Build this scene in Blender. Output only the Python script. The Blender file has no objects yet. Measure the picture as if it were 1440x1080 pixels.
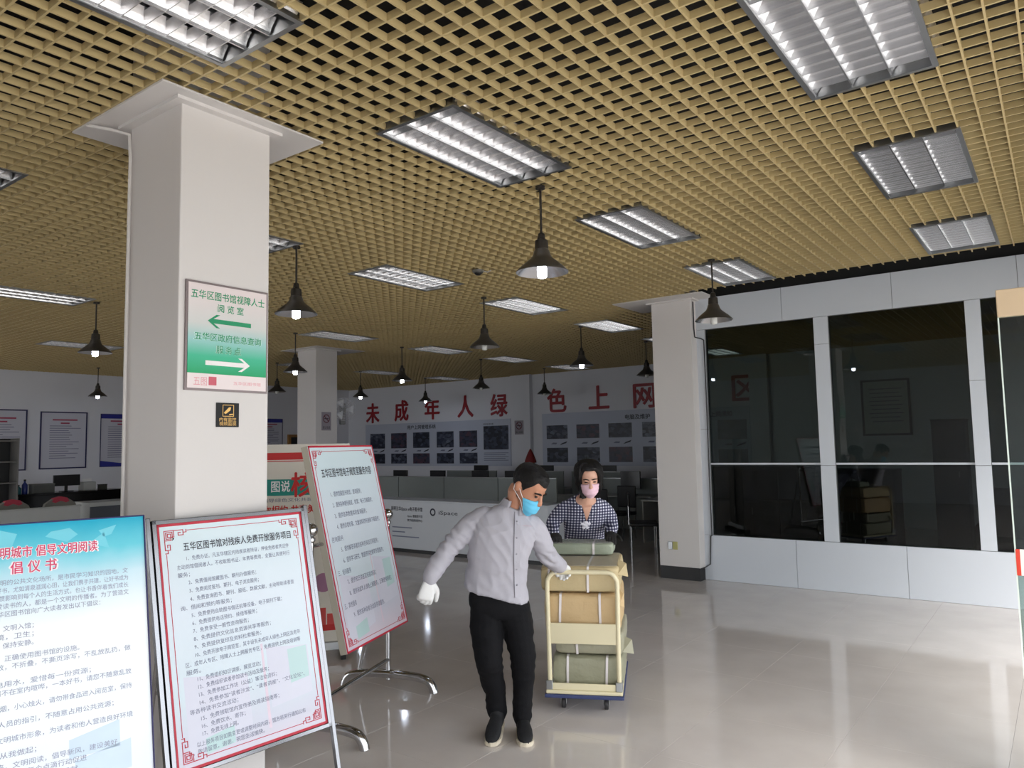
import bpy, bmesh, math, random
from mathutils import Vector, Matrix, noise
import numpy as np

R = math.radians
random.seed(7)
SC = bpy.context.scene
COL = SC.collection

# ------------------------------------------------------------------ camera
cam_d = bpy.data.cameras.new('camera')
cam_d.sensor_width = 36.0
cam_d.lens = 36.0 * 1046.6 / 1440.0
cam_d.clip_start = 0.05
cam_d.clip_end = 200
cam = bpy.data.objects.new('camera', cam_d)
COL.objects.link(cam)
_yaw, _pit, _rol = R(-36.456), R(4.668), R(-1.111)
_f = Vector((math.sin(_yaw) * math.cos(_pit), math.cos(_yaw) * math.cos(_pit), math.sin(_pit)))
_r = Vector((math.cos(_yaw), -math.sin(_yaw), 0))
_u = _r.cross(_f)
_r2 = math.cos(_rol) * _r + math.sin(_rol) * _u
_u2 = -math.sin(_rol) * _r + math.cos(_rol) * _u
_m = Matrix((_r2, _u2, -_f)).transposed().to_4x4()
_m.translation = Vector((0, 0, 1.75))
cam.matrix_world = _m
SC.camera = cam

# ------------------------------------------------------------------ sky, daylight, exposure
world = bpy.data.worlds.new('world')
SC.world = world
world.use_nodes = True
_bg = world.node_tree.nodes['Background']
_bg.inputs[0].default_value = (0.93, 0.965, 1.0, 1)
_bg.inputs[1].default_value = 4.25
SC.view_settings.view_transform = 'Standard'
SC.view_settings.look = 'None'
SC.view_settings.gamma = 1.0
SC.view_settings.use_curve_mapping = False
SC.view_settings.exposure = 0.0
try:
    SC.cycles.use_denoising = True
    SC.cycles.max_bounces = 10
    SC.cycles.diffuse_bounces = 6
    SC.cycles.glossy_bounces = 5
    SC.cycles.transparent_max_bounces = 12
    SC.cycles.caustics_reflective = True
    SC.cycles.blur_glossy = 0.8
    SC.cycles.sample_clamp_indirect = 6.0
except Exception:
    pass


def portal(name, loc, rot, sx, sy):
    l = bpy.data.lights.new(name, 'AREA')
    l.shape = 'RECTANGLE'
    l.size = sx
    l.size_y = sy
    l.cycles.is_portal = True
    o = bpy.data.objects.new(name, l)
    o.location = loc
    o.rotation_euler = rot
    COL.objects.link(o)
    return o


# room extents
XF = 0.95      # glazed entrance facade
XL = -18.55    # wall with the notices
YB = 16.2      # wall with the red letters
YR = -4.0      # wall behind the photographer
YW = 9.1625    # window wall
HC = 3.6       # underside of the open-cell ceiling
portal('daylight_portal', (XF + 0.02, 2.3, 1.5), (0, R(90), 0), 3.0, 12.2)
portal('daylight_portal', (-13.6, YR - 0.02, 1.85), (R(90), 0, 0), 9.0, 3.1)
sun_d = bpy.data.lights.new('sun', 'SUN')      # hazy sun raking along the facade, lights the forecourt
sun_d.energy = 7.5
sun_d.angle = R(48)
sun_d.color = (1.0, 0.96, 0.9)
sun = bpy.data.objects.new('sun', sun_d)
sun.rotation_euler = Vector((0.36, -0.60, 0.72)).to_track_quat('Z', 'Y').to_euler()
COL.objects.link(sun)

# ------------------------------------------------------------------ helpers: materials
def lin(c):
    out = []
    for v in c:
        v = v / 255.0
        out.append(v / 12.92 if v <= 0.04045 else ((v + 0.055) / 1.055) ** 2.4)
    return tuple(out)


_mats = {}


def M(name, rgb=(200, 200, 200), rough=0.6, metal=0.0, var=0.06, scale=6.0, bump=0.0, bscale=60.0,
      spec=0.5, emit=None, estr=0.0, coat=0.0):
    """principled material whose colour is gently varied by object-space noise"""
    if name in _mats:
        return _mats[name]
    m = bpy.data.materials.new(name)
    m.use_nodes = True
    nt = m.node_tree
    b = nt.nodes['Principled BSDF']
    c = lin(rgb)
    b.inputs['Roughness'].default_value = rough
    b.inputs['Metallic'].default_value = metal
    b.inputs['Specular IOR Level'].default_value = spec
    if coat:
        b.inputs['Coat Weight'].default_value = coat
        b.inputs['Coat Roughness'].default_value = 0.05
    tc = nt.nodes.new('ShaderNodeTexCoord')
    if var > 0:
        n = nt.nodes.new('ShaderNodeTexNoise')
        n.inputs['Scale'].default_value = scale
        n.inputs['Detail'].default_value = 4
        nt.links.new(tc.outputs['Object'], n.inputs['Vector'])
        mx = nt.nodes.new('ShaderNodeMix')
        mx.data_type = 'RGBA'
        mx.inputs[6].default_value = tuple(max(0, v * (1 - var)) for v in c) + (1,)
        mx.inputs[7].default_value = tuple(min(1, v * (1 + var)) for v in c) + (1,)
        nt.links.new(n.outputs['Fac'], mx.inputs[0])
        nt.links.new(mx.outputs[2], b.inputs['Base Color'])
    else:
        b.inputs['Base Color'].default_value = c + (1,)
    if bump > 0:
        n2 = nt.nodes.new('ShaderNodeTexNoise')
        n2.inputs['Scale'].default_value = bscale
        nt.links.new(tc.outputs['Object'], n2.inputs['Vector'])
        bp = nt.nodes.new('ShaderNodeBump')
        bp.inputs['Strength'].default_value = bump
        bp.inputs['Distance'].default_value = 0.01
        nt.links.new(n2.outputs['Fac'], bp.inputs['Height'])
        nt.links.new(bp.outputs['Normal'], b.inputs['Normal'])
    if emit:
        b.inputs['Emission Color'].default_value = lin(emit) + (1,)
        b.inputs['Emission Strength'].default_value = estr
    _mats[name] = m
    return m


def M_ramp(name, stops, axis='Z', lo=0.0, hi=1.0, rough=0.5, noise_amt=0.0, nscale=3.0):
    """print whose colour runs along one object axis (a printed gradient)"""
    if name in _mats:
        return _mats[name]
    m = bpy.data.materials.new(name)
    m.use_nodes = True
    nt = m.node_tree
    b = nt.nodes['Principled BSDF']
    b.inputs['Roughness'].default_value = rough
    tc = nt.nodes.new('ShaderNodeTexCoord')
    sp = nt.nodes.new('ShaderNodeSeparateXYZ')
    nt.links.new(tc.outputs['Object'], sp.inputs[0])
    mr = nt.nodes.new('ShaderNodeMapRange')
    mr.inputs[1].default_value = lo
    mr.inputs[2].default_value = hi
    nt.links.new(sp.outputs[axis], mr.inputs[0])
    fac = mr.outputs[0]
    if noise_amt:
        n = nt.nodes.new('ShaderNodeTexNoise')
        n.inputs['Scale'].default_value = nscale
        n.inputs['Detail'].default_value = 3
        nt.links.new(tc.outputs['Object'], n.inputs['Vector'])
        ma = nt.nodes.new('ShaderNodeMath')
        ma.operation = 'MULTIPLY_ADD'
        ma.inputs[1].default_value = noise_amt
        nt.links.new(n.outputs['Fac'], ma.inputs[0])
        nt.links.new(mr.outputs[0], ma.inputs[2])
        sb = nt.nodes.new('ShaderNodeMath')
        sb.operation = 'SUBTRACT'
        sb.inputs[1].default_value = noise_amt * 0.5
        nt.links.new(ma.outputs[0], sb.inputs[0])
        fac = sb.outputs[0]
    cr = nt.nodes.new('ShaderNodeValToRGB')
    while len(cr.color_ramp.elements) < len(stops):
        cr.color_ramp.elements.new(0.5)
    for e, (p, c) in zip(cr.color_ramp.elements, stops):
        e.position = p
        e.color = lin(c) + (1,)
    nt.links.new(fac, cr.inputs[0])
    nt.links.new(cr.outputs[0], b.inputs['Base Color'])
    _mats[name] = m
    return m


def M_film(name):
    m = bpy.data.materials.new(name)
    m.use_nodes = True
    b = m.node_tree.nodes['Principled BSDF']
    b.inputs['Base Color'].default_value = (.8, .8, .78, 1)
    b.inputs['Roughness'].default_value = .25
    b.inputs['Alpha'].default_value = .22
    return m


def M_glass(name, tint=(120, 130, 130), refl=1.0, rough=0.0):
    m = bpy.data.materials.new(name)
    m.use_nodes = True
    nt = m.node_tree
    nt.nodes.remove(nt.nodes['Principled BSDF'])
    out = nt.nodes['Material Output']
    t = nt.nodes.new('ShaderNodeBsdfTransparent')
    t.inputs[0].default_value = lin(tint) + (1,)
    g = nt.nodes.new('ShaderNodeBsdfGlossy')
    g.inputs['Roughness'].default_value = rough
    g.inputs[0].default_value = (refl, refl, refl, 1)
    fr = nt.nodes.new('ShaderNodeFresnel')
    fr.inputs[0].default_value = 1.5
    mx = nt.nodes.new('ShaderNodeMixShader')
    nt.links.new(fr.outputs[0], mx.inputs[0])
    nt.links.new(t.outputs[0], mx.inputs[1])
    nt.links.new(g.outputs[0], mx.inputs[2])
    nt.links.new(mx.outputs[0], out.inputs[0])
    _mats[name] = m
    return m


# ------------------------------------------------------------------ helpers: geometry
class MB:
    def __init__(self):
        self.v = []
        self.f = []

    def add(self, vs, fs):
        o = len(self.v)
        self.v += [tuple(p) for p in vs]
        self.f += [tuple(i + o for i in f) for f in fs]
        return self

    def box(self, x0, x1, y0, y1, z0, z1):
        vs = [(x0, y0, z0), (x1, y0, z0), (x1, y1, z0), (x0, y1, z0),
              (x0, y0, z1), (x1, y0, z1), (x1, y1, z1), (x0, y1, z1)]
        return self.add(vs, [(0, 3, 2, 1), (4, 5, 6, 7), (0, 1, 5, 4), (1, 2, 6, 5), (2, 3, 7, 6), (3, 0, 4, 7)])

    def bbox(self, x0, x1, y0, y1, z0, z1, b=0.004):
        """box with chamfered edges"""
        bm = bmesh.new()
        bmesh.ops.create_cube(bm, size=1)
        for v in bm.verts:
            v.co = Vector((x0 + (v.co.x + .5) * (x1 - x0), y0 + (v.co.y + .5) * (y1 - y0), z0 + (v.co.z + .5) * (z1 - z0)))
        bmesh.ops.bevel(bm, geom=list(bm.edges), offset=b, segments=2, affect='EDGES', profile=0.5)
        bm.verts.ensure_lookup_table()
        self.add([v.co for v in bm.verts], [tuple(v.index for v in f.verts) for f in bm.faces])
        bm.free()
        return self

    def tube(self, pts, r, n=10, caps=True, squash=None):
        """tube through points; r is a number or a list; squash flattens along a given vector"""
        P = [Vector(p) for p in pts]
        rr = r if isinstance(r, (list, tuple)) else [r] * len(P)
        rings = []
        ref = None
        for i, p in enumerate(P):
            if i == 0:
                t = P[1] - P[0]
            elif i == len(P) - 1:
                t = P[-1] - P[-2]
            else:
                t = (P[i + 1] - P[i]).normalized() + (P[i] - P[i - 1]).normalized()
            t = t.normalized() if t.length > 1e-9 else Vector((0, 0, 1))
            if ref is None:
                ref = Vector((0, 0, 1)) if abs(t.z) < 0.9 else Vector((1, 0, 0))
            a = (ref - t * ref.dot(t)).normalized()
            b = t.cross(a)
            ref = a
            ring = []
            for k in range(n):
                an = 2 * math.pi * k / n
                ring.append(p + (a * math.cos(an) + b * math.sin(an)) * rr[i])
            rings.append(ring)
        vs = [q for ring in rings for q in ring]
        fs = []
        for i in range(len(P) - 1):
            for k in range(n):
                k2 = (k + 1) % n
                fs.append((i * n + k, i * n + k2, (i + 1) * n + k2, (i + 1) * n + k))
        if caps:
            fs.append(tuple(range(n - 1, -1, -1)))
            fs.append(tuple((len(P) - 1) * n + k for k in range(n)))
        return self.add(vs, fs)

    def lathe(self, prof, n=24, c=(0, 0, 0), caps=True):
        vs = []
        for r, z in prof:
            for k in range(n):
                a = 2 * math.pi * k / n
                vs.append((c[0] + r * math.cos(a), c[1] + r * math.sin(a), c[2] + z))
        fs = []
        for i in range(len(prof) - 1):
            for k in range(n):
                k2 = (k + 1) % n
                fs.append((i * n + k, i * n + k2, (i + 1) * n + k2, (i + 1) * n + k))
        if caps:
            fs.append(tuple(range(n - 1, -1, -1)))
            fs.append(tuple((len(prof) - 1) * n + k for k in range(n)))
        return self.add(vs, fs)

    def sphere(self, c, r, n=14, m=8, s=(1, 1, 1)):
        prof = [(max(1e-4, math.sin(math.pi * i / m)) * r, -math.cos(math.pi * i / m) * r) for i in range(m + 1)]
        o = len(self.v)
        self.lathe(prof, n, (0, 0, 0))
        for i in range(o, len(self.v)):
            x, y, z = self.v[i]
            self.v[i] = (c[0] + x * s[0], c[1] + y * s[1], c[2] + z * s[2])
        return self

    def poly(self, pts2, y0, y1):
        """polygon in XZ extruded between y0 (front) and y1"""
        n = len(pts2)
        vs = [(x, y0, z) for x, z in pts2] + [(x, y1, z) for x, z in pts2]
        fs = [tuple(range(n)), tuple(range(2 * n - 1, n - 1, -1))]
        for i in range(n):
            j = (i + 1) % n
            fs.append((i, i + n, j + n, j))
        return self.add(vs, fs)

    def strokes(self, lines, w, y0, y1):
        """polylines in XZ drawn as square-ended strips"""
        for ln in lines:
            for (xa, za), (xb, zb) in zip(ln[:-1], ln[1:]):
                d = Vector((xb - xa, zb - za))
                L = d.length
                if L < 1e-6:
                    continue
                d /= L
                nn = Vector((-d.y, d.x)) * (w / 2)
                e = d * (w / 2)
                self.poly([(xa - e.x - nn.x, za - e.y - nn.y), (xb + e.x - nn.x, zb + e.y - nn.y),
                           (xb + e.x + nn.x, zb + e.y + nn.y), (xa - e.x + nn.x, za - e.y + nn.y)], y0, y1)
        return self

    def ellrings(self, rings, n=28, power=2.3):
        """closed loft through rings (centre, half width vector, half depth vector)"""
        vs = []
        for c, a, b in rings:
            c, a, b = Vector(c), Vector(a), Vector(b)
            for k in range(n):
                an = 2 * math.pi * k / n
                ca, sa = math.cos(an), math.sin(an)
                ca = math.copysign(abs(ca) ** (2 / power), ca)
                sa = math.copysign(abs(sa) ** (2 / power), sa)
                vs.append(c + a * ca + b * sa)
        m = len(rings)
        fs = []
        for i in range(m - 1):
            for k in range(n):
                k2 = (k + 1) % n
                fs.append((i * n + k, i * n + k2, (i + 1) * n + k2, (i + 1) * n + k))
        fs.append(tuple(range(n - 1, -1, -1)))
        fs.append(tuple((m - 1) * n + k for k in range(n)))
        return self.add(vs, fs)

    def xf(self, mat, start=0):
        for i in range(start, len(self.v)):
            self.v[i] = tuple(mat @ Vector(self.v[i]))
        return self

    def mesh(self, name):
        me = bpy.data.meshes.new(name)
        me.from_pydata(self.v, [], self.f)
        bm = bmesh.new()
        bm.from_mesh(me)
        bmesh.ops.recalc_face_normals(bm, faces=bm.faces)
        bm.to_mesh(me)
        bm.free()
        return me

    def build(self, name, mat, parent=None, smooth=False, loc=None, rot=None):
        me = self.mesh(name)
        return obj(name, me, mat, parent, smooth, loc, rot)


def obj(name, me, mat, parent=None, smooth=False, loc=None, rot=None):
    if mat is not None and len(me.materials) == 0:
        me.materials.append(mat)
    if smooth:
        for p in me.polygons:
            p.use_smooth = True
        try:
            me.set_sharp_from_angle(angle=R(40))
        except Exception:
            pass
    o = bpy.data.objects.new(name, me)
    COL.objects.link(o)
    if parent is not None:
        o.parent = parent
    if loc is not None:
        o.location = loc
    if rot is not None:
        o.rotation_euler = rot
    return o


def tag(o, label, cat, group=None):
    o['label'] = label
    o['category'] = cat
    if group:
        o['group'] = group
    return o


def struct(o):
    o['kind'] = 'structure'
    return o


def thing(name, label, cat, loc=(0, 0, 0), rz=0.0, group=None):
    o = bpy.data.objects.new(name, None)
    o.empty_display_size = 0.1
    COL.objects.link(o)
    o.location = loc
    o.rotation_euler = (0, 0, rz)
    return tag(o, label, cat, group)


def copy_tree(o, parent=None):
    c = o.copy()
    COL.objects.link(c)
    if parent is not None:
        c.parent = parent
    for ch in list(o.children):
        copy_tree(ch, c)
    return c


_tmpc = bpy.data.curves.new('text_tmp', 'FONT')
_tmpo = bpy.data.objects.new('text_tmp', _tmpc)
_tmps = bpy.data.scenes.new('workbench')      # scratch scene, removed at the end
_tmps.collection.objects.link(_tmpo)


def tmp_depsgraph():
    with bpy.context.temp_override(scene=_tmps, view_layer=_tmps.view_layers[0]):
        dg = bpy.context.evaluated_depsgraph_get()
    dg.update()
    return dg



def text_verts(body, size, width=None, bold=0.0, res=2, align='L', xscale=None):
    _tmpc.body = body
    _tmpc.size = size
    _tmpc.resolution_u = res
    _tmpc.offset = 0
    _tmpc.extrude = 0
    dg = tmp_depsgraph()
    me = bpy.data.meshes.new_from_object(_tmpo.evaluated_get(dg))
    n = len(me.vertices)
    a = np.empty(n * 3, dtype=np.float32)
    me.vertices.foreach_get('co', a)
    a = a.reshape(-1, 3)
    fs = [tuple(p.vertices) for p in me.polygons]
    bpy.data.meshes.remove(me)
    if n == 0:
        return [], []
    x0, x1 = a[:, 0].min(), a[:, 0].max()
    if width:
        a[:, 0] = (a[:, 0] - x0) * (width / max(1e-6, x1 - x0))
    else:
        a[:, 0] -= x0
    if xscale:
        a[:, 0] *= xscale
    w = a[:, 0].max()
    if align == 'C':
        a[:, 0] -= w / 2
    elif align == 'R':
        a[:, 0] -= w
    if bold > 0:      # heavier weight: the same outlines set slightly apart
        d = bold * size
        ring = [(d, 0), (-d, 0), (0, d), (0, -d)]
        if bold > .03:
            ring += [(d * .7, d * .7), (-d * .7, d * .7), (d * .7, -d * .7), (-d * .7, -d * .7)]
        parts = [a + np.array([dx, dz, k * 8e-5], dtype=np.float32) for k, (dx, dz) in enumerate(ring)]
        fs = [tuple(i + k * n for i in f) for k in range(len(ring)) for f in fs]
        a = np.concatenate(parts)
    return a, fs


def text_part(name, body, size, x, z, mat, parent, y=-0.001, width=None, bold=0.0, align='L', res=2, xscale=None, depth=0.0):
    """lettering lying in the XZ plane of its parent, facing -Y"""
    a, fs = text_verts(body, size, width, bold, res, align, xscale)
    if len(fs) == 0:
        return None
    mb = MB()
    mb.add([(x + p[0], y - p[2], z + p[1]) for p in a], fs)
    me = bpy.data.meshes.new(name)
    me.from_pydata(mb.v, [], mb.f)
    if depth:
        bm = bmesh.new()
        bm.from_mesh(me)
        r = bmesh.ops.extrude_face_region(bm, geom=list(bm.faces))
        for e in r['geom']:
            if isinstance(e, bmesh.types.BMVert):
                e.co.y -= depth
        bmesh.ops.recalc_face_normals(bm, faces=bm.faces)
        bm.to_mesh(me)
        bm.free()
    o = obj(name, me, mat, parent)
    if name == 'text_line':
        o['kind'] = 'stuff'
    return o


def catmull(P, k=5):
    """smooth interpolation of points given as tuples (any dimension)"""
    P = [np.array(p, float) for p in P]
    out = []
    for i in range(len(P) - 1):
        p0 = P[max(0, i - 1)]
        p1, p2 = P[i], P[i + 1]
        p3 = P[min(len(P) - 1, i + 2)]
        for j in range(k):
            t = j / k
            out.append(0.5 * ((2 * p1) + (-p0 + p2) * t + (2 * p0 - 5 * p1 + 4 * p2 - p3) * t * t + (-p0 + 3 * p1 - 3 * p2 + p3) * t ** 3))
    out.append(P[-1])
    return out


def limb(mb, pr, n=16, k=5, cap=True):
    """tapered limb: list of (x,y,z,r); rounded at both ends"""
    q = catmull(pr, k)
    pts = [Vector(p[:3]) for p in q]
    rad = [float(p[3]) for p in q]
    if cap:
        t0 = (pts[0] - pts[1]).normalized()
        t1 = (pts[-1] - pts[-2]).normalized()
        r0, r1 = rad[0], rad[-1]
        pts = [pts[0] + t0 * r0 * .95, pts[0] + t0 * r0 * .75] + pts + [pts[-1] + t1 * r1 * .75, pts[-1] + t1 * r1 * .95]
        rad = [r0 * .3, r0 * .68] + rad + [r1 * .68, r1 * .3]
    mb.tube(pts, rad, n)
    return mb


def remesh(mb, voxel=0.008, smooth=2, fn=None):
    """fuse overlapping closed shapes into one continuous skin"""
    me = mb.mesh('tmp')
    o = bpy.data.objects.new('tmp', me)
    _tmps.collection.objects.link(o)
    m = o.modifiers.new('r', 'REMESH')
    m.mode = 'VOXEL'
    m.voxel_size = voxel
    if smooth:
        s = o.modifiers.new('s', 'SMOOTH')
        s.factor = 0.5
        s.iterations = smooth
    dg = tmp_depsgraph()
    out = bpy.data.meshes.new_from_object(o.evaluated_get(dg))
    bpy.data.objects.remove(o)
    bpy.data.meshes.remove(me)
    out.materials.clear()
    if fn:
        nv = [Vector(v.normal) for v in out.vertices]
        for v, n in zip(out.vertices, nv):
            v.co = v.co + n * fn(v.co, n)
    return out


# ------------------------------------------------------------------ materials
m_white = M('white_paint', (211, 207, 205), 0.55, var=0.03, scale=2, bump=0.05, bscale=30)
m_wallblue = M('pale_wall_paint', (224, 225, 232), 0.7, var=0.03, scale=1.5)
m_panel = M('white_metal_panel', (200, 205, 213), 0.35, var=0.03, scale=2)
m_plenum = M('black_plenum', (22, 22, 23), 0.9, var=0.2)
m_slat = M('beige_slat', (190, 170, 124), 0.5, var=0.10, scale=1.3)
m_grout = M('grout', (150, 143, 138), 0.6)
m_chrome = M('chrome', (196, 196, 198), 0.13, 1.0, var=0.03)
m_frame = M('frame_chrome', (132, 133, 137), 0.2, 1.0, var=0.05)
m_alu = M('mirror_aluminium', (232, 232, 234), 0.27, 1.0, var=0.06, scale=9)
m_alum = M('satin_aluminium', (170, 172, 174), 0.35, 1.0, var=0.05)
m_bronze = M('dark_bronze', (66, 62, 58), 0.4, 0.6, var=0.1)
m_tube = M('unlit_tube', (225, 228, 222), 0.4, var=0.02)
m_bulb = M('glowing_bulb', (255, 255, 255), 0.4, var=0, emit=(226, 236, 255), estr=45.0)
m_bulboff = M('unlit_bulb', (215, 215, 210), 0.35, var=0.02)
m_black = M('matt_black', (20, 20, 22), 0.5, var=0.15)
m_blackgl = M('black_gloss', (12, 12, 13), 0.15, var=0.1)
m_red = M('red_print', (186, 36, 58), 0.5, var=0.04)
m_ink = M('dark_print', (44, 46, 60), 0.6, var=0.05)
m_ink2 = M('grey_print', (112, 117, 140), 0.6, var=0.05)
m_paper = M('white_print', (238, 238, 240), 0.45, var=0.02)
m_letter = M('red_letter', (150, 22, 36), 0.45, var=0.08)
m_cable = M('cable', (120, 116, 108), 0.5)
m_cabledk = M('dark_cable', (48, 48, 50), 0.5)
m_desk = M('pale_laminate', (176, 178, 176), 0.5, var=0.03)
m_partition = M('grey_partition', (140, 146, 144), 0.7, var=0.05, bump=0.1, bscale=200)


def M_floor():
    m = bpy.data.materials.new('polished_tile')
    m.use_nodes = True
    nt = m.node_tree
    b = nt.nodes['Principled BSDF']
    tc = nt.nodes.new('ShaderNodeTexCoord')
    n = nt.nodes.new('ShaderNodeTexNoise')
    n.inputs['Scale'].default_value = 2.5
    n.inputs['Detail'].default_value = 6
    ge = nt.nodes.new('ShaderNodeNewGeometry')
    nt.links.new(ge.outputs['Position'], n.inputs['Vector'])
    cr = nt.nodes.new('ShaderNodeValToRGB')
    cr.color_ramp.elements[0].position = 0.3
    cr.color_ramp.elements[0].color = lin((205, 197, 192)) + (1,)
    cr.color_ramp.elements[1].position = 0.75
    cr.color_ramp.elements[1].color = lin((216, 209, 204)) + (1,)
    nt.links.new(n.outputs['Fac'], cr.inputs[0])
    nt.links.new(cr.outputs[0], b.inputs['Base Color'])
    n2 = nt.nodes.new('ShaderNodeTexNoise')
    n2.inputs['Scale'].default_value = 1.2
    n2.inputs['Detail'].default_value = 3
    nt.links.new(ge.outputs['Position'], n2.inputs['Vector'])
    mr = nt.nodes.new('ShaderNodeMapRange')
    mr.inputs[3].default_value = 0.05
    mr.inputs[4].default_value = 0.11
    nt.links.new(n2.outputs['Fac'], mr.inputs[0])
    nt.links.new(mr.outputs[0], b.inputs['Roughness'])
    b.inputs['Specular IOR Level'].default_value = 0.6
    return m


m_floor = M_floor()
m_wglass = M_glass('tinted_window_glass', (168, 178, 174), 0.8)
m_dglass = M_glass('door_glass', (205, 218, 214), 1.0)

# ------------------------------------------------------------------ the room
# floor: bedding slab + polished tiles
floor = struct(MB().box(XL - .3, XF + .3, YR - .3, YB + .3, -0.25, -0.012).build('floor', m_grout))
TP = 0.8
tile_me = MB().bbox(-TP / 2 + .0006, TP / 2 - .0006, -TP / 2 + .0006, TP / 2 - .0006, -0.012, 0.0, 0.0006).mesh('tile')
tile_me.materials.append(m_floor)
spots = []
x = -1.15 + TP / 2 - 22 * TP
xs = [-1.15 + TP / 2 + k * TP for k in range(-22, 3)]
ys = [0.35 + k * TP for k in range(-6, 21)]
for x in xs:
    for y in ys:
        if XL - .05 < x < XF + .05 and YR - .05 < y < YB + .05:
            dd = (x * _f.x + y * _f.y)
            side = abs(x * _r.x + y * _r.y)
            infr = dd > 0.5 and side < dd * 0.8 + 0.8
            spots.append(((0 if infr else 1000) + math.hypot(x, y), x, y))
spots.sort()
for _, x, y in spots[:280]:
    obj('tile', tile_me, m_floor, floor, loc=(x, y, 0))
mb = MB()
for _, x, y in spots[280:]:
    mb.box(x - TP / 2 + .0006, x + TP / 2 - .0006, y - TP / 2 + .0006, y + TP / 2 - .0006, -0.012, 0)
o = mb.build('tile_field', m_floor, floor)
o['kind'] = 'stuff'

# outside pavement by the entrance
struct(MB().box(XF + .3, XF + 30, -25, 30, -0.3, -0.06).build('floor_pavement', M('pavement', (190, 187, 182), 0.85)))

struct(MB().box(-30, XF + .3, -30, YR - .2, -0.3, -0.06).build('floor_added_yard', M('added_yard', (146, 145, 142), 0.9)))  # unseen ground, added to limit light rising through the rear window

# walls
struct(MB().box(XL - .2, XL, YR - .2, YB + .2, 0, 4.4).build('wall_left', m_wallblue))
wall_back = struct(MB().box(XL, XF + .2, YB, YB + .2, 0, 4.4).build('wall_back', m_wallblue))
mb = MB()   # wall behind the photographer, with a ribbon window added to light the far hall
mb.box(XL, -18.1, YR - .2, YR, 0, 4.4).box(-9.1, XF + .2, YR - .2, YR, 0, 4.4)
mb.box(-18.1, -9.1, YR - .2, YR, 0, .3).box(-18.1, -9.1, YR - .2, YR, 3.4, 4.4)
struct(mb.build('wall_rear', m_wallblue))
mb = MB()
for k in range(7):
    xx = -18.1 + k * 9.0 / 6
    mb.box(xx - .03, xx + .03, YR - .14, YR - .06, .3, 3.4)
mb.box(-18.1, -9.1, YR - .14, YR - .06, 1.7, 1.75)
struct(mb.build('window_4', m_alum))  # bars of the unseen window that was added to brighten the back
mb = MB()   # entrance facade: piers, head and the glazing frame
mb.box(XF, XF + .25, YR, -3.8, 0, 4.4).box(XF, XF + .25, 8.4, YB, 0, 4.4).box(XF, XF + .25, -3.8, 8.4, 3.0, 4.4)
struct(mb.build('wall_right', m_white))
mb = MB()
for yy in (-3.8, -2.4, -1.0, 0.4, 1.8, 2.93, 4.03, 5.5, 6.95, 8.4):
    mb.box(XF + .05, XF + .13, yy - .03, yy + .03, 0, 3.0)
mb.box(XF + .05, XF + .13, -3.8, 8.4, 2.42, 2.48)
struct(mb.build('door_1', m_alum))

# ceiling: black slab above an open-cell grid of beige slats
ceil = struct(MB().box(XL - .2, XF + .25, YR - .2, YB + .2, 4.4, 4.55).build('ceiling', m_plenum))
FIX = []      # light fixtures (x, y)
LCOL = [(-0.69, [1.37, 3.56, 5.70, 7.92]), (-2.85, [1.37, 3.565, 5.79, 8.0]),
        (-5.72, [1.37, 3.6, 5.85, 8.08, 10.4, 12.7, 15.1]), (-9.6, [1.37, 3.56, 5.85, 8.18, 10.7, 12.95, 15.35]),
        (-13.55, [1.37, 3.56, 5.85, 8.18, 10.6, 12.85, 15.3])]
for cx, ylist in LCOL:
    for cy in ylist:
        FIX.append((cx, cy))
PT = 0.1165
BT, BH = 0.010, 0.038
holes = [(cx - .295, cx + .295, cy - .595, cy + .595) for cx, cy in FIX]
holes.append((-3.72, XF + .1, 8.72, 9.32))       # gap in front of the window wall
GX0, GX1, GY0, GY1 = XL + .02, XF - .02, YR + .02, YB - .02


def segs(lo, hi, cuts):
    out = [(lo, hi)]
    for a, b in cuts:
        nxt = []
        for p, q in out:
            if b <= p or a >= q:
                nxt.append((p, q))
            else:
                if a > p:
                    nxt.append((p, a))
                if b < q:
                    nxt.append((b, q))
        out = nxt
    return out


blades = []
k0 = math.ceil((GX0 + 0.69 - PT / 2) / PT)
xx = -0.69 + PT / 2 + k0 * PT
while xx < GX1:
    cuts = [(h[2], h[3]) for h in holes if h[0] - BT < xx < h[1] + BT]
    blades.append((abs(xx + 2.0), 'y', xx, segs(GY0, GY1, cuts)))
    xx += PT
yy = GY0
while yy < GY1:
    cuts = [(h[0], h[1]) for h in holes if h[2] - BT < yy < h[3] + BT]
    blades.append((0.9 * abs(yy - 3.0) if yy > 0 else 6 + abs(yy), 'x', yy, segs(GX0, GX1, cuts)))
    yy += PT
blades.sort(key=lambda b: b[0])
rest = MB()
for i, (_, ax, c, ss) in enumerate(blades):
    mb = MB() if i < 290 else rest
    for p, q in ss:
        if ax == 'y':
            mb.box(c - BT / 2, c + BT / 2, p, q, HC, HC + BH)
        else:
            mb.box(p, q, c - BT / 2, c + BT / 2, HC + .0006, HC + BH - .0006)
    if i < 290:
        mb.build('slat', m_slat, ceil)
o = rest.build('slat_field', m_slat, ceil)
o['kind'] = 'stuff'

# ------------------------------------------------------------------ columns with ceiling collars
def column(name, label, x0, x1, y0, y1, cx0, cx1, cy0, cy1, z0=0.0):
    t = struct(MB().bbox(x0, x1, y0, y1, z0, HC + .5, .006).build(name, m_white))
    t['label'] = label
    mb = MB()
    for (a, b, c, d, z) in ((cx0, cx1, cy0, cy1, HC - .012),):
        mb.box(a, b, c, d, z, HC - .001)
    # inner folded lip against the shaft
    mb.box(x0 - .05, x1 + .05, y0 - .05, y1 + .05, HC - .03, HC - .011)
    cc = mb.build('collar', m_white, t)
    return t


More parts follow.
